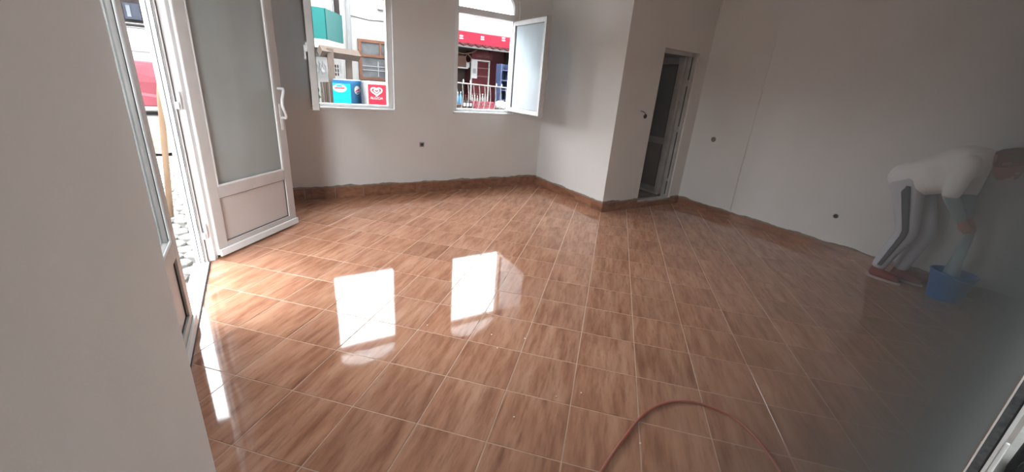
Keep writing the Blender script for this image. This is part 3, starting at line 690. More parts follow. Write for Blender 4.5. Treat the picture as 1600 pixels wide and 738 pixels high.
# loose folds of the shirt hanging below the chest
sh.capsule((PX - 0.08, 1.12, 0.955), 0.085, (PX - 0.10, 1.03, 0.955), 0.070)
sh.capsule((PX - 0.09, 0.97, 1.03), 0.080, (PX - 0.12, 0.93, 0.965), 0.060)
sh.capsule((PX - 0.065, 1.245, 0.960), 0.128, (PX + 0.07, 1.240, 0.960), 0.128)
sh.capsule((PX - 0.09, 1.14, 0.935), 0.090, (PX - 0.10, 1.06, 0.945), 0.085)
sh.capsule((PX - 0.05, 1.22, 0.965), 0.130, (PX - 0.05, 1.05, 1.050), 0.135)
sh.capsule((PX - 0.05, 1.16, 0.935), 0.125, (PX - 0.07, 1.02, 0.985), 0.120)
shirt = fuse(sh, 'shirt', 'shirt', person, 0.009, 5)
tr = MB()
for a, k, e in ((hipN, kneN, ankN), (hipF, kneF, ankF)):
    tr.capsule(a, 0.118, k, 0.078); tr.capsule(k, 0.078, (e[0], e[1] + 0.004, e[2] + 0.055), 0.058)
tr.capsule((NX, 1.215, 0.90), 0.125, (FX, 1.20, 0.90), 0.125)
tr.capsule((PX, 1.19, 0.93), 0.135, (PX, 1.13, 0.98), 0.12)
fuse(tr, 'trousers', 'trouser', person, 0.010, 5)
# side stripe of the near trouser leg, a raised ribbon
st = []
for f_ in [i / 14 for i in range(15)]:
    c = Vector(hipN).lerp(Vector(kneN), f_ / 0.52) if f_ < 0.52 else Vector(kneN).lerp(Vector((ankN[0], ankN[1] + 0.004, ankN[2] + 0.055)), (f_ - 0.52) / 0.48)
    rad = 0.118 + (0.078 - 0.118) * min(1, f_ / 0.52) if f_ < 0.52 else 0.078 + (0.058 - 0.078) * (f_ - 0.52) / 0.48
    st.append((c, rad))
v, f = [], []
for c, rad in st:
    for a in (-0.30, -0.1, 0.1, 0.30): v.append((c.x - math.cos(a) * (rad + 0.0015), c.y - 0.012 + math.sin(a) * (rad + 0.0015), c.z))
    for a in (0.30, 0.1, -0.1, -0.30): v.append((c.x - math.cos(a) * (rad - 0.010), c.y - 0.012 + math.sin(a) * (rad - 0.010), c.z))
for i in range(len(st) - 1):
    for q in range(8): f.append((i*8+q, i*8+(q+1) % 8, i*8+8+(q+1) % 8, i*8+8+q))
f += [tuple(range(7, -1, -1)), tuple(range((len(st)-1)*8, len(st)*8))]
tag(MB().add(v, f).build('side_stripe', 'stripe', person, smooth=True), 'dark grey stripe down the trouser leg')
for s_, (e_, w_) in (('N', (elN, wrN)), ('F', (elF, wrF))):
    q = Vector(e_).lerp(Vector(w_), 0.86)
    fuse(MB().capsule(e_, 0.050, tuple(q), 0.040), 'undersleeve', 'teal', person, 0.008, 4)
for a in (ankN, ankF):
    so = MB()
    for z, gx in ((0.0015, 0.0), (0.020, 0.002)):
        for k in range(24):
            t_ = 2 * PI * k / 24
            so.v.append((a[0] - 0.003 + (0.046 + gx) * math.sin(t_) * (1 - 0.15 * math.cos(t_)), a[1] - 0.055 - (0.135 + gx) * math.cos(t_), z))
    so.f += [(k, (k+1) % 24, 24+(k+1) % 24, 24+k) for k in range(24)] + [tuple(range(23, -1, -1)), tuple(range(24, 48))]
    so.build('sole', 'sole', person)
    us = MB().capsule((a[0], a[1] + 0.020, 0.052), 0.044, (a[0] - 0.004, a[1] - 0.075, 0.047), 0.042).capsule((a[0] - 0.004, a[1] - 0.075, 0.045), 0.042, (a[0] - 0.006, a[1] - 0.14, 0.040), 0.036)
    us.capsule((a[0], a[1] + 0.01, 0.06), 0.044, (a[0], a[1] + 0.008, 0.10), 0.047)
    us.v = [(x, y, max(z, 0.016)) for x, y, z in us.v]
    fuse(us, 'shoe', 'shoe', person, 0.007, 3)
hr = MB().ball((0, 0, 0), (0.083, 0.098, 0.112), 20)
hr.v = [hp(x, min(y - 0.022, 0.058), z + 0.012) for x, y, z in hr.v]
hr.capsule(hp(0, -0.085, -0.01), 0.05, hp(0, -0.10, -0.05), 0.035)
fuse(hr, 'hair', 'hair', person, 0.007, 2)
for s in (-1, 1):
    MB().ball(hp(s * 0.030, 0.080, 0.006), 0.0125, 10).build('eye', 'eye', person, smooth=True)
# cloth wrung over the bucket
cl = MB(); R_ = 16; rows = 14
for i in range(rows):
    t_ = i / (rows - 1); z = 0.635 - 0.455 * t_; r0 = 0.022 + 0.035 * t_ ** 0.8
    for k in range(R_):
        a = 2 * PI * k / R_; q = r0 * (1 + 0.32 * math.sin(3 * a + 4 * t_) + 0.15 * math.sin(7 * a - 3 * t_))
        cl.v.append((cloth_top.x + 0.01 * math.sin(5 * t_) + q * math.cos(a), cloth_top.y - 0.025 * t_ + q * 0.8 * math.sin(a), z))
for i in range(rows - 1): cl.f += [(i*R_+k, i*R_+(k+1) % R_, (i+1)*R_+(k+1) % R_, (i+1)*R_+k) for k in range(R_)]
cl.f += [tuple(range(R_-1, -1, -1)), tuple(range((rows-1)*R_, rows*R_))]
tag(cl.build('cleaning_cloth', 'teal', smooth=True), 'pale teal cleaning cloth hanging from the hands into the bucket', 'cloth')

# ------------------------------------------------------------------ outside the far windows
YG = 0.30
EXT = 0.74
def pmx(name, c1, c2=None, *a, **k):        # street paints darkened to offset the overbright sky
    k.setdefault('spec', 0.06)
    return pm(name, tuple(x * EXT for x in c1), None if c2 is None else tuple(x * EXT for x in c2), *a, **k)
def rb(mb, c, ang, x0, x1, y0, y1, z0, z1):      # box in a frame turned by ang about the point c
    return mb.box((x0, y0, z0), (x1, y1, z1), Matrix.Translation((c[0], c[1], 0)) @ Matrix.Rotation(ang, 4, 'Z'))
M['ground'] = pmx('pale_street', (0.11, 0.11, 0.10), (0.08, 0.08, 0.075), 3, 0.9)
tag(box('ground_terrace', (-0.6, 5.64, -0.1), (16, 30, YG), 'ground'), 'raised street beyond the arched windows', 'ground', kind='structure')
M['facade'] = pmx('chalky_facade', (0.27, 0.265, 0.255), (0.235, 0.23, 0.22), 1.2, 0.9, 0.2)
M['teal_panel'] = pmx('teal_balcony_sheet', (0.010, 0.075, 0.070), (0.008, 0.064, 0.060), 2, 0.6)
M['teal_shaded'] = pmx('shaded_teal_sheet', (0.006, 0.050, 0.047), (0.005, 0.043, 0.040), 2, 0.6)  # side panel's shade put into a darker copy of the teal
M['grey_pipe'] = pmx('grey_downpipe', (0.13, 0.13, 0.13), None, 5, 0.6)
M['old_wood'] = pmx('weathered_wood', (0.075, 0.058, 0.048), (0.05, 0.039, 0.032), 5, 0.9, 0.4, stretch=(6, 6, 1))
M['brown_wood'] = pmx('brown_window_wood', (0.115, 0.055, 0.036), (0.085, 0.04, 0.026), 6, 0.7)
M['dark_glass'] = pmx('net_curtain_glass', (0.085, 0.088, 0.09), (0.045, 0.047, 0.05), 4, 0.3)
M['dark'] = pmx('blackish_brown', (0.022, 0.018, 0.017), (0.012, 0.01, 0.01), 5, 0.8)  # near-black brown for house, chairs, wire and marks
# white house opposite
hs = empty('white_house', (4, 15.6, YG))
def parh(o, e): o.parent = e; o.matrix_parent_inverse = Matrix.Translation(-e.location); return o
parh(box('wall', (0.5, 15.6, YG), (4.55, 18, 4.4), 'facade'), hs)
a, b = aty(558, 60, 15.6), aty(606, 128, 15.6)
wx0, wx1, wz1, wz0 = a.x, 4.30, a.z, YG + 0.95
w_ = MB()
w_.box((wx0, 15.52, wz0), (wx0 + 0.10, 15.6, wz1)).box((wx0 + 0.1, 15.52, wz1 - 0.09), (wx1, 15.6, wz1)).box((wx0 + 0.1, 15.52, 1.98), (wx1, 15.6, 2.06)).box((3.93, 15.52, 2.06), (4.0, 15.6, wz1 - 0.09)).box((wx1 - 0.08, 15.52, wz0), (wx1, 15.6, wz1 - 0.09)).box((wx0 + 0.1, 15.52, wz0), (wx1 - 0.08, 15.6, wz0 + 0.08))
wd = parh(w_.build('window', 'brown_wood'), hs)
for k, (xa, xb, za, zb) in enumerate(((wx0 + 0.1, 3.93, 2.06, wz1 - 0.09), (4.0, wx1 - 0.08, 2.06, wz1 - 0.09), (wx0 + 0.1, wx1 - 0.08, wz0 + 0.08, 1.98))):
    box('pane', (xa, 15.56, za), (xb, 15.57, zb), 'dark_glass', wd)
M['net'] = pmx('white_bars', (0.2, 0.2, 0.2), None, 5, 0.7)
for za in (1.55, 1.68): box('bar', (wx0 + 0.12, 15.54, za), (wx1 - 0.1, 15.556, za + 0.025), 'net', wd)
box('bar', (3.86, 15.53, 1.36), (3.89, 15.54, 1.86), 'net', wd)
g0 = aty(542, 0, 15.5)
parh(MB().sweep([(g0.x - 0.12, 15.5, YG), (g0.x, 15.5, 2.2), (g0.x + 0.02, 15.5, 4.3)], 0.075, 10).build('downpipe', 'grey_pipe'), hs)
c0, c1 = aty(546, 24, 15.55), aty(606, 33, 15.55)
parh(MB().sweep([c0, (c0 + c1) / 2 - Vector((0, 0, 0.06)), c1 + Vector((0.3, 0, 0))], 0.015, 6).build('wire', 'dark'), hs)
parh(box('roof', (0.3, 15.3, 4.4), (4.6, 18, 4.5), 'brown_wood'), hs)
pb = aty(596, 10, 15.5); parh(box('vent', (pb.x - 0.12, 15.45, pb.z - 0.1), (pb.x + 0.12, 15.6, pb.z + 0.14), 'facade'), hs)
tag(hs, 'chalky white house with brown timber window behind the freezers', 'building')
# teal balcony corner
gc = aty(510, 62, 13.5); gt = aty(510, 13, 13.5)
bc = empty('balcony', (gc.x, gc.y, 2.0))
bA, bB = math.radians(178), math.radians(62)
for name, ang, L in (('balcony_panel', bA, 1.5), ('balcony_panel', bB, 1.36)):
    parh(rb(MB(), (gc.x, gc.y), ang, 0.0, L, -0.03, 0.03, gc.z, gt.z).build(name, 'teal_panel' if ang == bA else 'teal_shaded'), bc)
sl = MB()
e1 = Vector((math.cos(bA), math.sin(bA))) * 1.5; e2 = Vector((math.cos(bB), math.sin(bB))) * 1.36; c2 = Vector((gc.x, gc.y)) - Vector((0, 0.05))
sl.prism([tuple(c2), tuple(c2 + e2), tuple(c2 + e2 + Vector((-0.2, 0.4))), tuple(c2 + e1 + Vector((0, 1.6))), tuple(c2 + e1)], gc.z - 0.22, gc.z)
parh(sl.build('balcony_slab', 'facade'), bc)
for t_, wdt in ((0.42, 0.14), (0.86, 0.02), (1.0, 0.02)):
    q = c2 + e1 * (0.35 * (1 - t_)) if t_ < 0.9 else c2 + e2 * 0.2
for q, wdt in ((c2 + e1 * 0.30, 0.11), (c2 + e2 * 0.75, 0.09)):
    parh(MB().box((q.x - wdt, q.y + 0.1, gt.z - 0.02), (q.x + wdt, q.y + 0.25, gt.z + 0.9)).build('chair_back', 'dark'), bc)
for q in (c2 + e1 * 0.12, c2 + e2 * 0.1, c2 + e2 * 0.35, c2 + e2 * 0.55):
    parh(MB().sweep([(q.x, q.y + 0.08, gt.z - 0.05), (q.x, q.y + 0.08, gt.z + 1.0)], 0.018, 8).build('post', 'grey_pipe'), bc)
parh(MB().box((c2.x - 1.4, c2.y + 1.2, YG), (c2.x - 1.25, c2.y + 1.35, gc.z - 0.22)).build('support', 'facade'), bc)
parh(MB().box((c2.x - 1.4, c2.y + 1.5, YG), (c2.x + 0.4, c2.y + 1.65, gc.z - 0.22)).build('rear_wall', 'facade'), bc)
tag(bc, 'teal sheet-clad balcony corner above the timber posts', 'balcony')
# timber posts and beam
fp = aty(516, 72, 13.35)
ft = empty('timber_frame', (fp.x, 13.35, YG))
pA, pB = aty(499, 76, 13.3), aty(560, 92, 13.7)
def post(u, wpx, vt, y, mat='old_wood'):
    a = aty(u - wpx / 2, vt, y); b = aty(u + wpx / 2, vt, y)
    return parh(MB().box((a.x, y - 0.06, YG), (b.x, y + 0.06, a.z)).build('post', mat), ft)
post(515, 10, 75, 13.32); post(544, 9, 84, 13.98)
bm_ = MB().sweep([pA + Vector((0, 0, -0.05)), pB + Vector((0, 0, 0.07))], 0.15, 4)
parh(bm_.build('beam', 'old_wood'), ft)
for u in (502, 507, 511): post(u, 3.4, 128, 13.6)
tag(ft, 'weathered timber posts with a crossbeam beside the blue freezer', 'frame')
gf = aty(490, 88, 14.2)
grf = MB().box((gf.x - 0.15, 14.2, YG + 1.1), (gf.x + 0.75, 14.26, gf.z))
gw = grf.build('signboard', 'facade')
tag(gw, 'pale board with grey scribbles behind the timber posts', 'board')
for k in range(9):
    x = gf.x + 0.02 + 0.035 * k; z = gf.z - 0.12 - 0.05 * (k % 3)
    MB().sweep([(x, 14.195, z), (x + 0.03 * math.sin(k), 14.195, z - 0.14), (x + 0.02, 14.195, z - 0.22 - 0.05 * (k % 2))], 0.009, 5).build('scribble', 'grey_pipe', gw)
for k in range(9):
    MB().box((gf.x + 0.50 + 0.065 * (k % 3), 14.19, gf.z - 0.26 - 0.115 * (k // 3)), (gf.x + 0.535 + 0.065 * (k % 3), 14.199, gf.z - 0.18 - 0.115 * (k // 3))).build('mark', 'dark', gw)
M['leafy'] = pmx('dark_green_leaf', (0.012, 0.035, 0.012), (0.006, 0.02, 0.006), 20, 0.8)
hd = MB(); q = aty(494, 140, 12.6)
for k in range(60):
    c = Vector((q.x + random.gauss(0, 0.05), 12.6 + random.gauss(0, 0.06), random.uniform(YG, q.z + 0.22))); s_ = random.uniform(0.03, 0.06); a_ = random.uniform(0, 6.3)
    hd.add([c, c + Vector((s_ * math.cos(a_), s_ * math.sin(a_), s_ * 0.7)), c + Vector((0, 0, s_ * 1.8)), c + Vector((-s_ * math.cos(a_) * 0.4, -s_ * math.sin(a_) * 0.4, s_ * 0.9))], [(0, 1, 2), (0, 2, 3)])
bs = empty('shrub', (q.x, 12.6, YG)); parh(hd.build('foliage', 'leafy'), bs); parh(MB().sweep([(q.x, 12.6, YG), (q.x, 12.6, q.z)], 0.012, 6).build('stem', 'old_wood'), bs)
tag(bs, 'slim dark green shrub at the edge of the freezer view', 'shrub')
# blue drink freezer
M['cyan'] = pmx('cyan_print', (0.002, 0.20, 0.30), (0.002, 0.18, 0.27), 4, 0.5)
M['navy'] = pmx('navy_print', (0.012, 0.055, 0.105), (0.010, 0.040, 0.085), 4, 0.5)
M['lidblue'] = pmx('lid_blue', (0.010, 0.060, 0.130), None, 4, 0.5)
M['paper'] = pmx('print_white', (0.27, 0.27, 0.27), None, 6, 0.6)
M['red'] = pmx('print_red', (0.19, 0.012, 0.022), (0.17, 0.010, 0.018), 4, 0.5)
cn = aty(547, 125, 12.9)
fz = empty('drink_freezer', (cn.x, cn.y, YG), math.radians(-42))
fz.rotation_euler.z = 0
A1 = math.radians(152); A2 = math.radians(55)
u1 = Vector((math.cos(A1), math.sin(A1))); u2 = Vector((math.cos(A2), math.sin(A2)))
l1, l2, ht = 0.50, 0.78, cn.z - YG
def quad(e1, e2, z0, z1): return MB().prism([(0, 0), tuple(u2 * e2), tuple(u2 * e2 + u1 * e1), tuple(u1 * e1)], z0, z1)
quad(l1, l2, 0, ht - 0.10).build('cabinet', 'navy', fz)
lid = quad(l1, l2, ht - 0.10, ht - 0.02).build('lid', 'lidblue', fz)
quad(l1 - 0.04, l2 - 0.04, ht - 0.02, ht).build('glass_top', 'paper', fz)
def on_face(u, along, z, outn, pts, name, mat, th=0.004):
    mb = MB(); P = [Vector((u.x * (along + px_), u.y * (along + px_), z + pz_)) for px_, pz_ in pts]; n_ = Vector((outn.x, outn.y, 0)); k = len(P)
    mb.add([p_ + n_ * 0.001 for p_ in P] + [p_ + n_ * th for p_ in P], [tuple(range(k-1, -1, -1)), tuple(range(k, 2*k))] + [(i, (i+1) % k, k+(i+1) % k, k+i) for i in range(k)])
    return mb.build(name, mat, fz)
n1 = Vector((u1.y, -u1.x)); n1 = n1 if n1.y < 0 else -n1
n2 = Vector((u2.y, -u2.x)); n2 = n2 if n2.y < 0 else -n2
on_face(u1, 0, 0, n1, [(0.005, 0.02), (l1 - 0.005, 0.02), (l1 - 0.005, ht - 0.11), (0.005, ht - 0.11)], 'front_print', 'cyan', 0.003)
ell = lambda a, b, n_=28: [(a * math.cos(2*PI*k/n_), b * math.sin(2*PI*k/n_)) for k in range(n_)]
on_face(u1, l1 * 0.60, ht - 0.24, n1, ell(0.19, 0.11), 'emblem', 'paper', 0.006)
on_face(u1, l1 * 0.60, ht - 0.235, n1, [(-0.14, -0.012), (0.14, -0.022), (0.13, 0.010), (-0.13, 0.020)], 'emblem_band', 'red', 0.008)
on_face(u1, l1 * 0.62, ht - 0.20, n1, [(-0.10, 0.0), (0.10, -0.006), (0.06, 0.045), (-0.06, 0.048)], 'emblem_arc', 'cyan', 0.008)
on_face(u2, l2 * 0.55, ht - 0.28, n2, ell(0.19, 0.12), 'emblem', 'paper', 0.006)
on_face(u2, l2 * 0.55, ht - 0.28, n2, [(-0.15, -0.05), (-0.05, -0.03), (0.15, -0.005), (0.17, 0.04), (0.05, 0.02), (-0.12, -0.01)], 'emblem_band', 'red', 0.008)
on_face(u2, l2 * 0.55, ht - 0.34, n2, [(-0.10, -0.02), (0.0, -0.045), (0.10, -0.02), (0.13, 0.02), (-0.05, 0.0)], 'emblem_arc', 'navy', 0.008)
tag(fz, 'blue chest freezer with round white emblems behind the window', 'freezer')
# red ice cream freezer
r0, r1 = aty(572, 127, 12.9), aty(606, 127, 12.9)
rz = empty('ice_cream_freezer', (r0.x, 12.9, YG)); wd_ = r1.x - r0.x + 0.12; hr_ = r0.z - YG
box('cabinet', (0, 0, 0.06), (wd_, 0.6, hr_ - 0.05), 'paper', rz); box('lid', (-0.01, -0.01, hr_ - 0.05), (wd_ + 0.01, 0.6, hr_), 'paper', rz)
box('front_print', (0.045, -0.006, 0.12), (wd_ - 0.03, 0.0, hr_ - 0.075), 'red', rz)
box('plinth', (0.02, 0.02, 0.0), (wd_ - 0.02, 0.58, 0.06), 'red', rz)
def heart(s_, cx_, cz_, name, w_=0.012):
    P = []
    for k in range(40):
        t_ = 2 * PI * k / 40
        P.append(Vector((cx_ + s_ * 16 * math.sin(t_) ** 3 / 16, -0.010, cz_ + s_ * 0.8 * (13 * math.cos(t_) - 5 * math.cos(2*t_) - 2 * math.cos(3*t_) - math.cos(4*t_)) / 16)))
    MB().sweep(P, w_, 6, closed=True).build(name, 'paper', rz)
cx0, cz0 = aty(588, 143, 12.9).x - r0.x, aty(588, 143, 12.9).z - YG
heart(0.155, cx0, cz0, 'heart_outline', 0.026); heart(0.07, cx0, cz0 + 0.01, 'heart_core', 0.020)
text('lettering', 'ALGIDA', 0.105, (cx0, -0.008, cz0 - 0.19), (PI/2, 0, 0), 'paper', rz)
tag(rz, 'white and red ice cream freezer with a heart emblem', 'freezer')

# kiosk seen through the second window
YV = 12.6
kx0, kx1 = aty(700, 100, YV).x - 0.4, aty(806, 100, YV).x + 0.5
M['pink'] = pmx('sun-bleached_awning', (0.105, 0.068, 0.070), (0.09, 0.056, 0.058), 3, 0.9)
M['valance'] = pmx('red_valance', (0.145, 0.008, 0.018), (0.13, 0.007, 0.015), 5, 0.8)
M['shopwall'] = pmx('kiosk_board', (0.050, 0.036, 0.030), (0.032, 0.023, 0.019), 4, 0.9)
M['maroon'] = pmx('maroon_panel', (0.050, 0.007, 0.009), (0.034, 0.005, 0.006), 4, 0.7)
M['whitish'] = pmx('white_beam', (0.26, 0.26, 0.25), (0.2, 0.2, 0.19), 4, 0.8)
M['cartonf'] = pmx('brown_carton', (0.085, 0.045, 0.034), (0.06, 0.032, 0.024), 5, 0.9)
ks = empty('kiosk', ((kx0 + kx1) / 2, 14.4, YG))
parh(box('back_wall', (kx0, 14.4, YG), (kx1, 14.5, 2.75), 'shopwall'), ks)
parh(box('side_wall', (kx0 - 0.1, 12.9, YG), (kx0, 14.5, 2.75), 'shopwall'), ks)
parh(box('side_wall', (kx1, 12.9, YG), (kx1 + 0.1, 14.5, 2.75), 'shopwall'), ks)
pk = aty(775, 100, 14.3)
parh(box('maroon_panel', (aty(765, 100, 14.3).x, 14.3, YG), (kx1, 14.4, 2.7), 'maroon'), ks)
parh(box('ceiling_slab', (kx0 - 0.1, 12.9, 2.75), (kx1 + 0.1, 14.5, 2.85), 'shopwall'), ks)
zb = aty(750, 77, 12.95).z
parh(box('header_beam', (kx0 - 0.1, 12.85, zb), (kx1 + 0.1, 12.97, zb + 0.15), 'whitish'), ks)
parh(box('upper_wall', (kx0 - 0.1, 14.0, 2.85), (kx1 + 0.1, 14.4, 3.62), 'facade'), ks)
sz = aty(722, 105, 14.1).z
parh(box('shelf', (kx0, 13.95, sz - 0.04), (aty(735, 105, 13.9).x - 0.06, 14.4, sz), 'whitish'), ks)
tag(ks, 'dark open kiosk with maroon back panel across the street', 'kiosk')
aw = empty('awning', ((kx0 + kx1) / 2, 13.2, 2.9))
vz1, vz0 = aty(752, 53, YV).z, aty(752, 70, YV).z
MBc = MB().add([(kx0 - .2, YV, vz1), (kx1 + .2, YV, vz1), (kx1 + .2, 13.98, 3.50), (kx0 - .2, 13.98, 3.50), (kx0 - .2, YV, vz1 + .02), (kx1 + .2, YV, vz1 + .02), (kx1 + .2, 13.98, 3.52), (kx0 - .2, 13.98, 3.52)], [(3,2,1,0),(4,5,6,7),(0,1,5,4),(1,2,6,5),(2,3,7,6),(3,0,4,7)])
parh(MBc.build('canopy', 'pink'), aw)
va = parh(box('valance', (kx0 - .2, YV - 0.012, vz0), (kx1 + .2, YV, vz1), 'valance'), aw)
for u in (720.5, 753.5, 786.5):
    c = aty(u, 58 + (u - 720) * 0.055, YV)
    for dz, w_, h_ in ((0.035, 0.055, 0.022), (-0.03, 0.06, 0.018)):
        MB().box((c.x - w_, YV - 0.016, c.z + dz - h_), (c.x + w_, YV - 0.012, c.z + dz + h_)).build('logo', 'paper', va, bevel=0.008)
k = 0; x = kx0
while x < kx1:
    parh(MB().sweep([(x, YV, vz0 - 0.02), (x + 0.12, YV, vz0 - 0.07), (x + 0.24, YV, vz0 - 0.02)], 0.03, 6).build('scallop_shadow', 'maroon'), aw); x += 0.26  # maroon strips stand in for the scalloped shadow under the valance
tag(aw, 'faded pink awning with a red logo valance over the kiosk', 'awning')
# drinks cooler
YC_ = 13.88
c0, c1 = aty(736.5, 92, YC_), aty(766, 92, YC_)
ck = empty('drinks_cooler', ((c0.x + c1.x) / 2, YC_, YG)); cw = (c1.x - c0.x) / 2; ch = c0.z - YG
box('cabinet', (-cw, 0.04, 0), (cw, 0.45, ch), 'maroon', ck)
dr = MB().box((-cw, 0, 0.15), (-cw + 0.05, 0.04, ch)).box((cw - 0.05, 0, 0.15), (cw, 0.04, ch)).box((-cw + .05, 0, ch - 0.05), (cw - .05, 0.04, ch)).box((-cw + .05, 0, 0.15), (cw - .05, 0.04, 0.2)).build('door', 'whitish', ck)
box('poster', (-cw + 0.02, -0.008, ch - 0.62), (-cw + 0.24, 0.0, ch - 0.01), 'paper', dr)
box('poster_print', (-cw + 0.07, -0.012, ch - 0.46), (-cw + 0.19, -0.008, ch - 0.30), 'grey_pipe', dr)
for zz in (ch - 0.28, ch - 0.55, ch - 0.85, ch - 1.15): box('shelf', (-cw + 0.05, 0.025, zz), (cw - 0.05, 0.04, zz + 0.025), 'pink', ck)
box('header', (-cw, -0.02, ch), (cw + 0.06, 0.45, ch + 0.26), 'red' if False else 'maroon', ck)
text('lettering', 'Coca-Cola', 0.125, (0.06, -0.024, ch + 0.12), (PI/2, 0, 0), 'pink', ck)
tag(ck, 'tall glass-door drinks cooler with maroon lettered header in kiosk', 'cooler')
q0 = aty(712, 86, 14.0); q1 = aty(727, 104.5, 14.0)
tag(box('storage_carton', (q0.x, 13.98, sz), (q1.x, 14.35, q0.z), 'cartonf'), 'brown carton on the kiosk shelf', 'carton')
q0 = aty(728.5, 97, 13.96); q1 = aty(734, 104.5, 13.96)
tag(box('meter_box', (q0.x, 13.96, sz), (q1.x, 14.1, q0.z), 'whitish'), 'small white meter box at the end of the kiosk shelf', 'box')
def P14(u, v): return aty(u, v, 13.6)
tag(MB().sweep(smooth_pts([P14(*q) for q in ((709, 77), (716, 82), (726, 84), (738, 82), (745, 78))]), 0.022, 6).build('sagging_cable', 'cartonf'), 'thick brown cable sagging under the kiosk beam', 'cable')
tag(MB().sweep(smooth_pts([aty(*q, 13.4) for q in ((729, 86), (727, 91), (729, 97), (735, 97), (736, 91), (732, 86), (730, 85))]), 0.016, 6).build('coiled_cable', 'cartonf'), 'small loop of cable hanging above the meter box', 'cable')
# iron railing
YRL = 10.6
ra, rbb = aty(704, 127.5, YRL), aty(806, 139.5, YRL)
rl = empty('iron_railing', ((ra.x + rbb.x) / 2, YRL, YG))
M['iron'] = pmx('pale_painted_iron', (0.17, 0.16, 0.15), (0.11, 0.10, 0.095), 9, 0.6)
parh(MB().sweep([ra - Vector((0.3, 0, 0)), rbb + Vector((0.3, 0, 0))], 0.017, 8).build('top_rail', 'iron'), rl)
parh(MB().sweep([(ra.x - 0.3, YRL, YG + 0.15), (rbb.x + 0.3, YRL, YG + 0.15)], 0.017, 8).build('bottom_rail', 'iron'), rl)
nb = 12
for i in range(nb + 1):
    x = ra.x + (rbb.x - ra.x) * i / nb; zt = ra.z + (rbb.z - ra.z) * i / nb
    cv = [(x + 0.045 * math.sin(t_ * 5.0) * (0.4 + t_), YRL, zt - (zt - YG - 0.15) * t_) for t_ in [k / 14 for k in range(15)]]
    parh(MB().sweep(cv, 0.009, 6).build('scroll_bar', 'iron'), rl)
for u in (712.5, 722.5, 733, 773.5, 782):
    f_ = (u - 704) / 102; x = ra.x + (rbb.x - ra.x) * f_; z = ra.z + (rbb.z - ra.z) * f_
    parh(MB().lathe([(0.012, 0), (0.018, 0.03), (0.016, 0.07), (0.002, 0.10)], (x, YRL, z), 8).build('finial', 'whitish'), rl)
for x in (ra.x - 0.25, rbb.x + 0.25): parh(box('post', (x - 0.03, YRL - 0.03, YG), (x + 0.03, YRL + 0.03, 1.55), 'iron'), rl)
tag(rl, 'curled iron railing in front of the kiosk', 'railing')
# goods behind the railing
M['cola'] = pmx('dark_bottle', (0.018, 0.010, 0.008), None, 6, 0.2)
M['waterb'] = pmx('blue_bottle', (0.06, 0.13, 0.20), None, 6, 0.3)
M['clearb'] = pmx('grey_bottle', (0.12, 0.13, 0.12), None, 6, 0.3)
M['cap'] = pmx('red_cap', (0.18, 0.02, 0.02), None, 6, 0.5)
YB = 11.6
def counter():
    z = aty(750, 164.5, YB).z
    tag(box('display_bench', (aty(700, 165, YB).x - 0.2, YB - 0.25, YG), (aty(808, 165, YB).x + 0.2, YB + 0.45, z), 'shopwall'), 'low dark display bench behind the iron railing', 'bench')
    return z
ZB = counter()
proto = None
for i, (u, dy, kind, sc) in enumerate([(711.5, .1, 'waterb', 1.05), (715.3, .12, 'waterb', 1.1), (719.6, .1, 'waterb', 1.15), (724, .2, 'cola', .8), (727.5, .2, 'cola', .85), (731, .2, 'cola', .85), (738, .25, 'clearb', .9), (742, .25, 'clearb', .9), (746, .25, 'clearb', .85), (750, .25, 'clearb', .95), (754, .25, 'clearb', 1.05), (757.5, .25, 'clearb', .9), (761, .25, 'clearb', .8)]):
    q = aty(u, 150, YB + dy)
    e = empty('bottle', (q.x, YB + dy, ZB)); e.scale = (sc * 0.8, sc * 0.8, sc)
    MB().lathe([(0.040, 0), (0.044, 0.01), (0.044, 0.17), (0.030, 0.215), (0.015, 0.25), (0.015, 0.285)], (0, 0, 0), 12).build('flask', kind, e, smooth=True)
    MB().lathe([(0.018, 0.285), (0.018, 0.31)], (0, 0, 0), 10).build('bottle_cap', 'cap' if kind == 'cola' else 'whitish', e)
    lab = {'waterb': ('blue water bottle on the display bench behind railing', 'blue water bottles'), 'cola': ('dark cola bottle with red cap on the display bench', 'dark cola bottles'), 'clearb': ('grey glass bottle above the red crate behind railing', 'grey glass bottles')}[kind]
    tag(e, lab[0], 'bottle', lab[1])
q0, q1 = aty(735, 168, 11.25), aty(765, 160.5, 11.25)
cr = empty('bottle_crate', ((q0.x + q1.x) / 2, 11.1, q0.z - 0.0)); hw = (q1.x - q0.x) / 2
M['crate'] = pmx('crate_red', (0.16, 0.035, 0.045), (0.12, 0.025, 0.035), 8, 0.6)
st_ = MB().box((-hw, -0.16, 0), (hw, 0.16, 0.03)).box((-hw, -0.16, 0.15), (hw, -0.13, 0.19)).box((-hw, 0.13, 0.15), (hw, 0.16, 0.19))
for s in (-1, 1): st_.box((s * hw - 0.02, -0.16, 0.03), (s * hw + 0.02, 0.16, 0.19))
st_.build('crate_shell', 'crate', cr)
for k in range(10):
    x = -hw + 0.05 + (2 * hw - 0.1) * k / 9; box('slat', (x - 0.015, -0.155, 0.03), (x + 0.015, -0.14, 0.15), 'crate', cr)
tag(cr, 'red plastic bottle crate in front of the grey bottles', 'crate')
tag(box('crate_stand', (aty(722, 168, 11.1).x, 10.95, YG), (aty(790, 168, 11.1).x, 11.30, cr.location.z), 'shopwall'), 'dark ledge under the red crate and white sack', 'ledge')
q0 = aty(728, 162, 11.2)
sp_ = empty('bottle_pack', (q0.x, 11.12, cr.location.z)); 
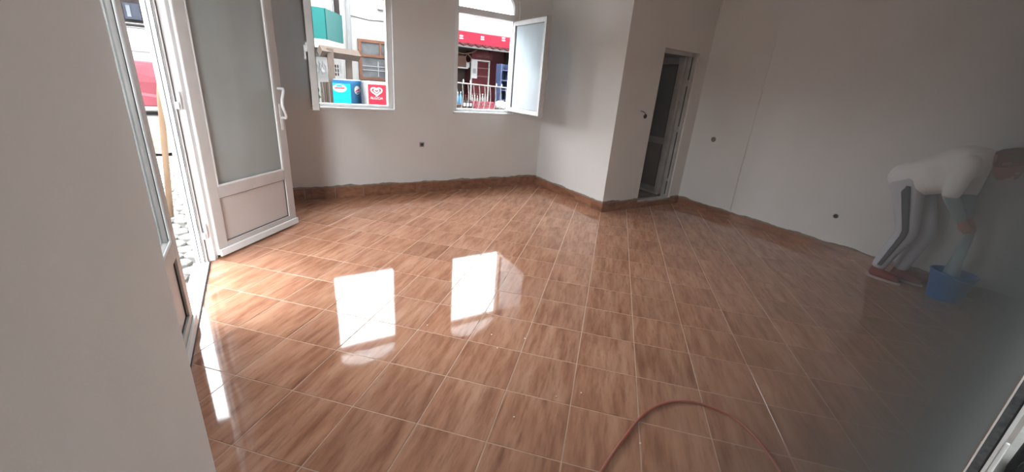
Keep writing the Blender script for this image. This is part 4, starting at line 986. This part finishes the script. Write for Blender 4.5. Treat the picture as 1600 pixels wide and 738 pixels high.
for k in range(3):
    MB().lathe([(0.045, 0), (0.045, 0.15), (0.02, 0.19), (0.02, 0.215)], (-0.1 + 0.1 * k, 0, 0), 10).build('flask', 'cola', sp_)
    box('wrapper', (-0.14 + 0.1 * k, -0.05, 0.04), (-0.06 + 0.1 * k, -0.046, 0.13), 'paper', sp_)
tag(sp_, 'pack of three dark bottles with white labels left of the red crate', 'bottle pack')
q0 = aty(780.5, 165, 11.2)
sk = MB()
for k in range(5): sk.ball((q0.x - 0.18 + 0.10 * k, 11.12, cr.location.z + 0.09 + 0.02 * (k % 2)), (0.10, 0.13, 0.10 + 0.03 * (k % 3)), 10)
sk.v = [(x + 0.012 * math.sin(40 * z), y, max(z, cr.location.z + 0.001)) for x, y, z in sk.v]
o = fuse(sk, 'plastic_sack', 'paper', None, 0.02, 3); tag(o, 'crumpled white plastic sack beside the red crate', 'sack')
M['bluebox'] = pmx('blue_cooler_side', (0.035, 0.045, 0.085), (0.02, 0.027, 0.055), 9, 0.5)
q0, q1 = aty(786, 100, 12.0), aty(800, 100, 12.0)
bx_ = empty('display_stand', ((q0.x + q1.x) / 2, 12.0, YG))
hw = (q1.x - q0.x) / 2
box('side_board', (-hw, 0.10, 0), (-hw + 0.04, 0.42, 1.75), 'bluebox', bx_); box('side_board', (hw - 0.04, 0.10, 0), (hw, 0.42, 1.75), 'bluebox', bx_); box('back_board', (-hw + 0.04, 0.38, 0), (hw - 0.04, 0.42, 1.75), 'bluebox', bx_)
for k in range(5): box('shelf', (-hw + 0.04, 0.10, 0.35 + 0.3 * k), (hw - 0.04, 0.38, 0.38 + 0.3 * k), 'bluebox', bx_)
tag(bx_, 'blue display stand at the edge of the kiosk', 'stand')

# ------------------------------------------------------------------ street seen through the open entrance
M['street'] = pmx('light_cobble_bed', (0.15, 0.145, 0.135), (0.10, 0.095, 0.09), 8, 0.95)
M['sett'] = pmx('pale_sett', (0.28, 0.275, 0.26), (0.21, 0.205, 0.19), 7, 0.8, 0.4)
M['rubble'] = pmx('earth_and_gravel', (0.14, 0.12, 0.10), (0.07, 0.06, 0.05), 9, 0.95, 0.6)
sg = MB().box((-9, -6, -0.14), (-0.75, -0.05, -0.04)).box((-9, -0.05, -0.14), (-0.535, 34, -0.04)).build('ground_street', 'street')
tag(sg, 'cobbled street outside the entrance door', 'street', kind='structure')
sm = []
for k in range(3):
    me = MB(); n = 7
    pr = [(random.uniform(0.85, 1.1) * math.cos(2*PI*i/n) * 0.075, random.uniform(0.85, 1.1) * math.sin(2*PI*i/n) * 0.075) for i in range(n)]
    me.v = [(x, y, -0.03) for x, y in pr] + [(x, y, 0.012) for x, y in pr] + [(x * 0.8, y * 0.8, 0.022) for x, y in pr]
    me.f = [(i, (i+1) % n, n+(i+1) % n, n+i) for i in range(n)] + [(n+i, n+(i+1) % n, 2*n+(i+1) % n, 2*n+i) for i in range(n)] + [tuple(range(2*n, 3*n))]
    d_ = bpy.data.meshes.new('cobble'); d_.from_pydata(me.v, [], me.f); d_.materials.append(M['sett']); sm.append(d_)
cnt = 0
for i in range(60):
    for j in range(14):
        y = 2.2 + 0.158 * i; x = -0.64 - 0.158 * j + (0.079 if i % 2 else 0)
        if x / y > -0.115 or x / y < -0.235 or cnt >= 280 or y > 8.4: continue
        o = bpy.data.objects.new('cobble', random.choice(sm)); COL.objects.link(o); o.parent = sg
        o.location = (x + random.uniform(-.01, .01), y + random.uniform(-.01, .01), -0.035 + random.uniform(-.004, .004)); o.rotation_euler.z = random.uniform(0, 6.3); cnt += 1
oh = empty('blocker_house', (-6.4, 3, -0.04))  # unseen house added so low sky doesn't light the long wall
parh(box('wall', (-7.4, -5, -0.04), (-6.2, 13, 2.75), 'facade'), oh)
parh(box('roof', (-7.6, -5.2, 2.75), (-6.0, 13.2, 2.85), 'brown_wood'), oh)
tag(oh, 'unseen low house added across the street to block low sky', 'building')
ev = box('blocker_eave', (-1.8, 0.6, 2.62), (-0.54, 5.0, 2.72), 'facade')  # unseen overhang added to darken the floor by the entrance
tag(ev, 'unseen eave added above the entrance to cut skylight', 'eave', kind='structure')
# gravel heap bank
gb = MB(); q = atz(240, 245, -0.04); rows = []
for i in range(14):
    for j in range(14):
        x, y = -3.2 + 2.4 * i / 13, 8.6 + 2.6 * j / 13
        h_ = 0.34 * max(0, 1 - abs(j - 7) / 7.5) ** 0.7 + random.uniform(-0.03, 0.03)
        gb.v.append((x, y, -0.045 + max(0, h_)))
gb.f = [(i*14+j, i*14+j+1, (i+1)*14+j+1, (i+1)*14+j) for i in range(13) for j in range(13)]
o = gb.build('gravel_heap', 'rubble'); tag(o, 'low bank of earth and gravel across the cobbled street', 'gravel', kind='stuff')
# wooden pole leaning on the outside wall
M['pole'] = pmx('raw_wood_pole', (0.26, 0.175, 0.115), (0.20, 0.13, 0.085), 4, 0.8, 0.2, stretch=(5, 5, 1))
b0 = atz(267, 340, -0.02)
tag(MB().sweep([b0, atx(250, 150, -0.745), (-0.60, 5.25, 2.0)], [0.026, 0.025, 0.022], 10).build('wooden_pole', 'pole', smooth=True), 'raw wooden pole leaning outside the entrance door', 'pole')
# parked red car
M['carred'] = pmx('car_red', (0.17, 0.045, 0.055), (0.15, 0.035, 0.045), 3, 0.3)
M['tyre'] = pmx('tyre_rubber', (0.012, 0.012, 0.013), None, 10, 0.8)
M['wheelm'] = pmx('wheel_cover', (0.10, 0.10, 0.10), None, 10, 0.4)
M['carglass'] = pmx('car_glass', (0.09, 0.10, 0.11), (0.06, 0.065, 0.07), 3, 0.1)
car = empty('car', (-2.75, 15.4, -0.04), math.radians(8))
prof = [(-1.95, 0.25), (1.95, 0.25), (2.0, 0.55), (1.9, 0.74), (1.1, 0.86), (0.55, 1.36), (-0.95, 1.40), (-1.6, 0.95), (-1.95, 0.85), (-2.0, 0.5)]
cbm = MB(); n = len(prof)
for y, ins in ((-0.80, 0.0), (-0.74, 0.02), (0.74, 0.02), (0.80, 0.0)):
    pass
cbm.v = [(x, -0.80 + (0.12 if z > 0.9 else 0), z) for x, z in prof] + [(x, 0.80 - (0.12 if z > 0.9 else 0), z) for x, z in prof]
cbm.f = [tuple(range(n)), tuple(range(2*n-1, n-1, -1))] + [(i, (i+1) % n, n+(i+1) % n, n+i) for i in range(n)]
cbm.build('body', 'carred', car, bevel=0.03)
for s in (-1, 1):
    y0_ = s * 0.705
    for P in ([(0.95, 0.90), (0.50, 1.28), (-0.15, 1.31), (-0.15, 0.90)], [(-0.23, 0.90), (-0.23, 1.31), (-0.90, 1.32), (-1.35, 0.98), (-1.3, 0.90)]):
        k = len(P); mb = MB(); mb.v = [(x, s * 0.80 - s * 0.12 * (z - 0.9) / 0.45 * 0.0 + s * 0.004 - s * 0.115, z) for x, z in P] + [(x, s * 0.70, z) for x, z in P]
        mb.f = [tuple(range(k)), tuple(range(2*k-1, k-1, -1))] + [(i, (i+1) % k, k+(i+1) % k, k+i) for i in range(k)]
        mb.build('window', 'carglass', car)
    for x in (-1.25, 1.25):
        mb = MB().lathe([(0.20, -0.10), (0.30, -0.10), (0.31, -0.06), (0.31, 0.06), (0.30, 0.10), (0.20, 0.10)], (0, 0, 0), 24)
        mb.v = [(x + a, s * 0.73 + c_, 0.31 + b_) for a, b_, c_ in mb.v]
        w_ = mb.build('wheel', 'tyre', car, smooth=True)
        mb = MB().lathe([(0.19, -0.105), (0.19, 0.105)], (0, 0, 0), 20); mb.v = [(x + a, s * 0.73 + c_, 0.31 + b_) for a, b_, c_ in mb.v]
        mb.build('hubcap', 'wheelm', w_)
tag(car, 'faded red car parked beyond the cobbled street', 'car')
# white garage wall and dark house with balcony rails
gw_ = empty('garage', (-3.6, 19.5, -0.04))
gz = aty(215, 45, 19.5).z
parh(MB().box((-6.5, 19.5, -0.04), (-0.9, 20, gz)).build('wall', 'facade'), gw_)
for v_ in (80, 104): 
    z = aty(220, v_, 19.48).z; parh(box('panel_joint', (-6.4, 19.47, z - 0.02), (-1.0, 19.5, z + 0.02), 'grey_pipe'), gw_)
tag(gw_, 'white garage wall behind the red car', 'garage')
dh = empty('dark_house', (-4, 22, -0.04))
parh(MB().box((-7.5, 22, -0.04), (-0.9, 26, 9)).build('wall', 'dark'), dh)
M['housewin'] = pmx('blue_grey_shutter', (0.03, 0.034, 0.045), (0.02, 0.022, 0.03), 4, 0.5)
a, b = aty(190, 3, 21.9), aty(222, 32, 21.9)
wv = parh(box('window', (a.x, 21.9, b.z), (b.x, 22.0, a.z), 'housewin'), dh)
box('pane', (a.x + 0.08, 21.88, b.z + 0.08), ((a.x + b.x) / 2 - 0.04, 21.9, a.z - 0.08), 'carglass', wv)
for v_ in (37, 43, 50, 57):
    z = aty(210, v_, 20.6).z; parh(MB().sweep([(-6, 20.6, z), (-1.2, 20.6, z)], 0.03, 6).build('balcony_rail', 'grey_pipe'), dh)
parh(box('balcony_slab', (-6.2, 20.55, aty(210, 62, 20.6).z - 0.15), (-1.0, 22, aty(210, 62, 20.6).z), 'facade'), dh)
tag(dh, 'dark house with railed balcony above the garage', 'building')
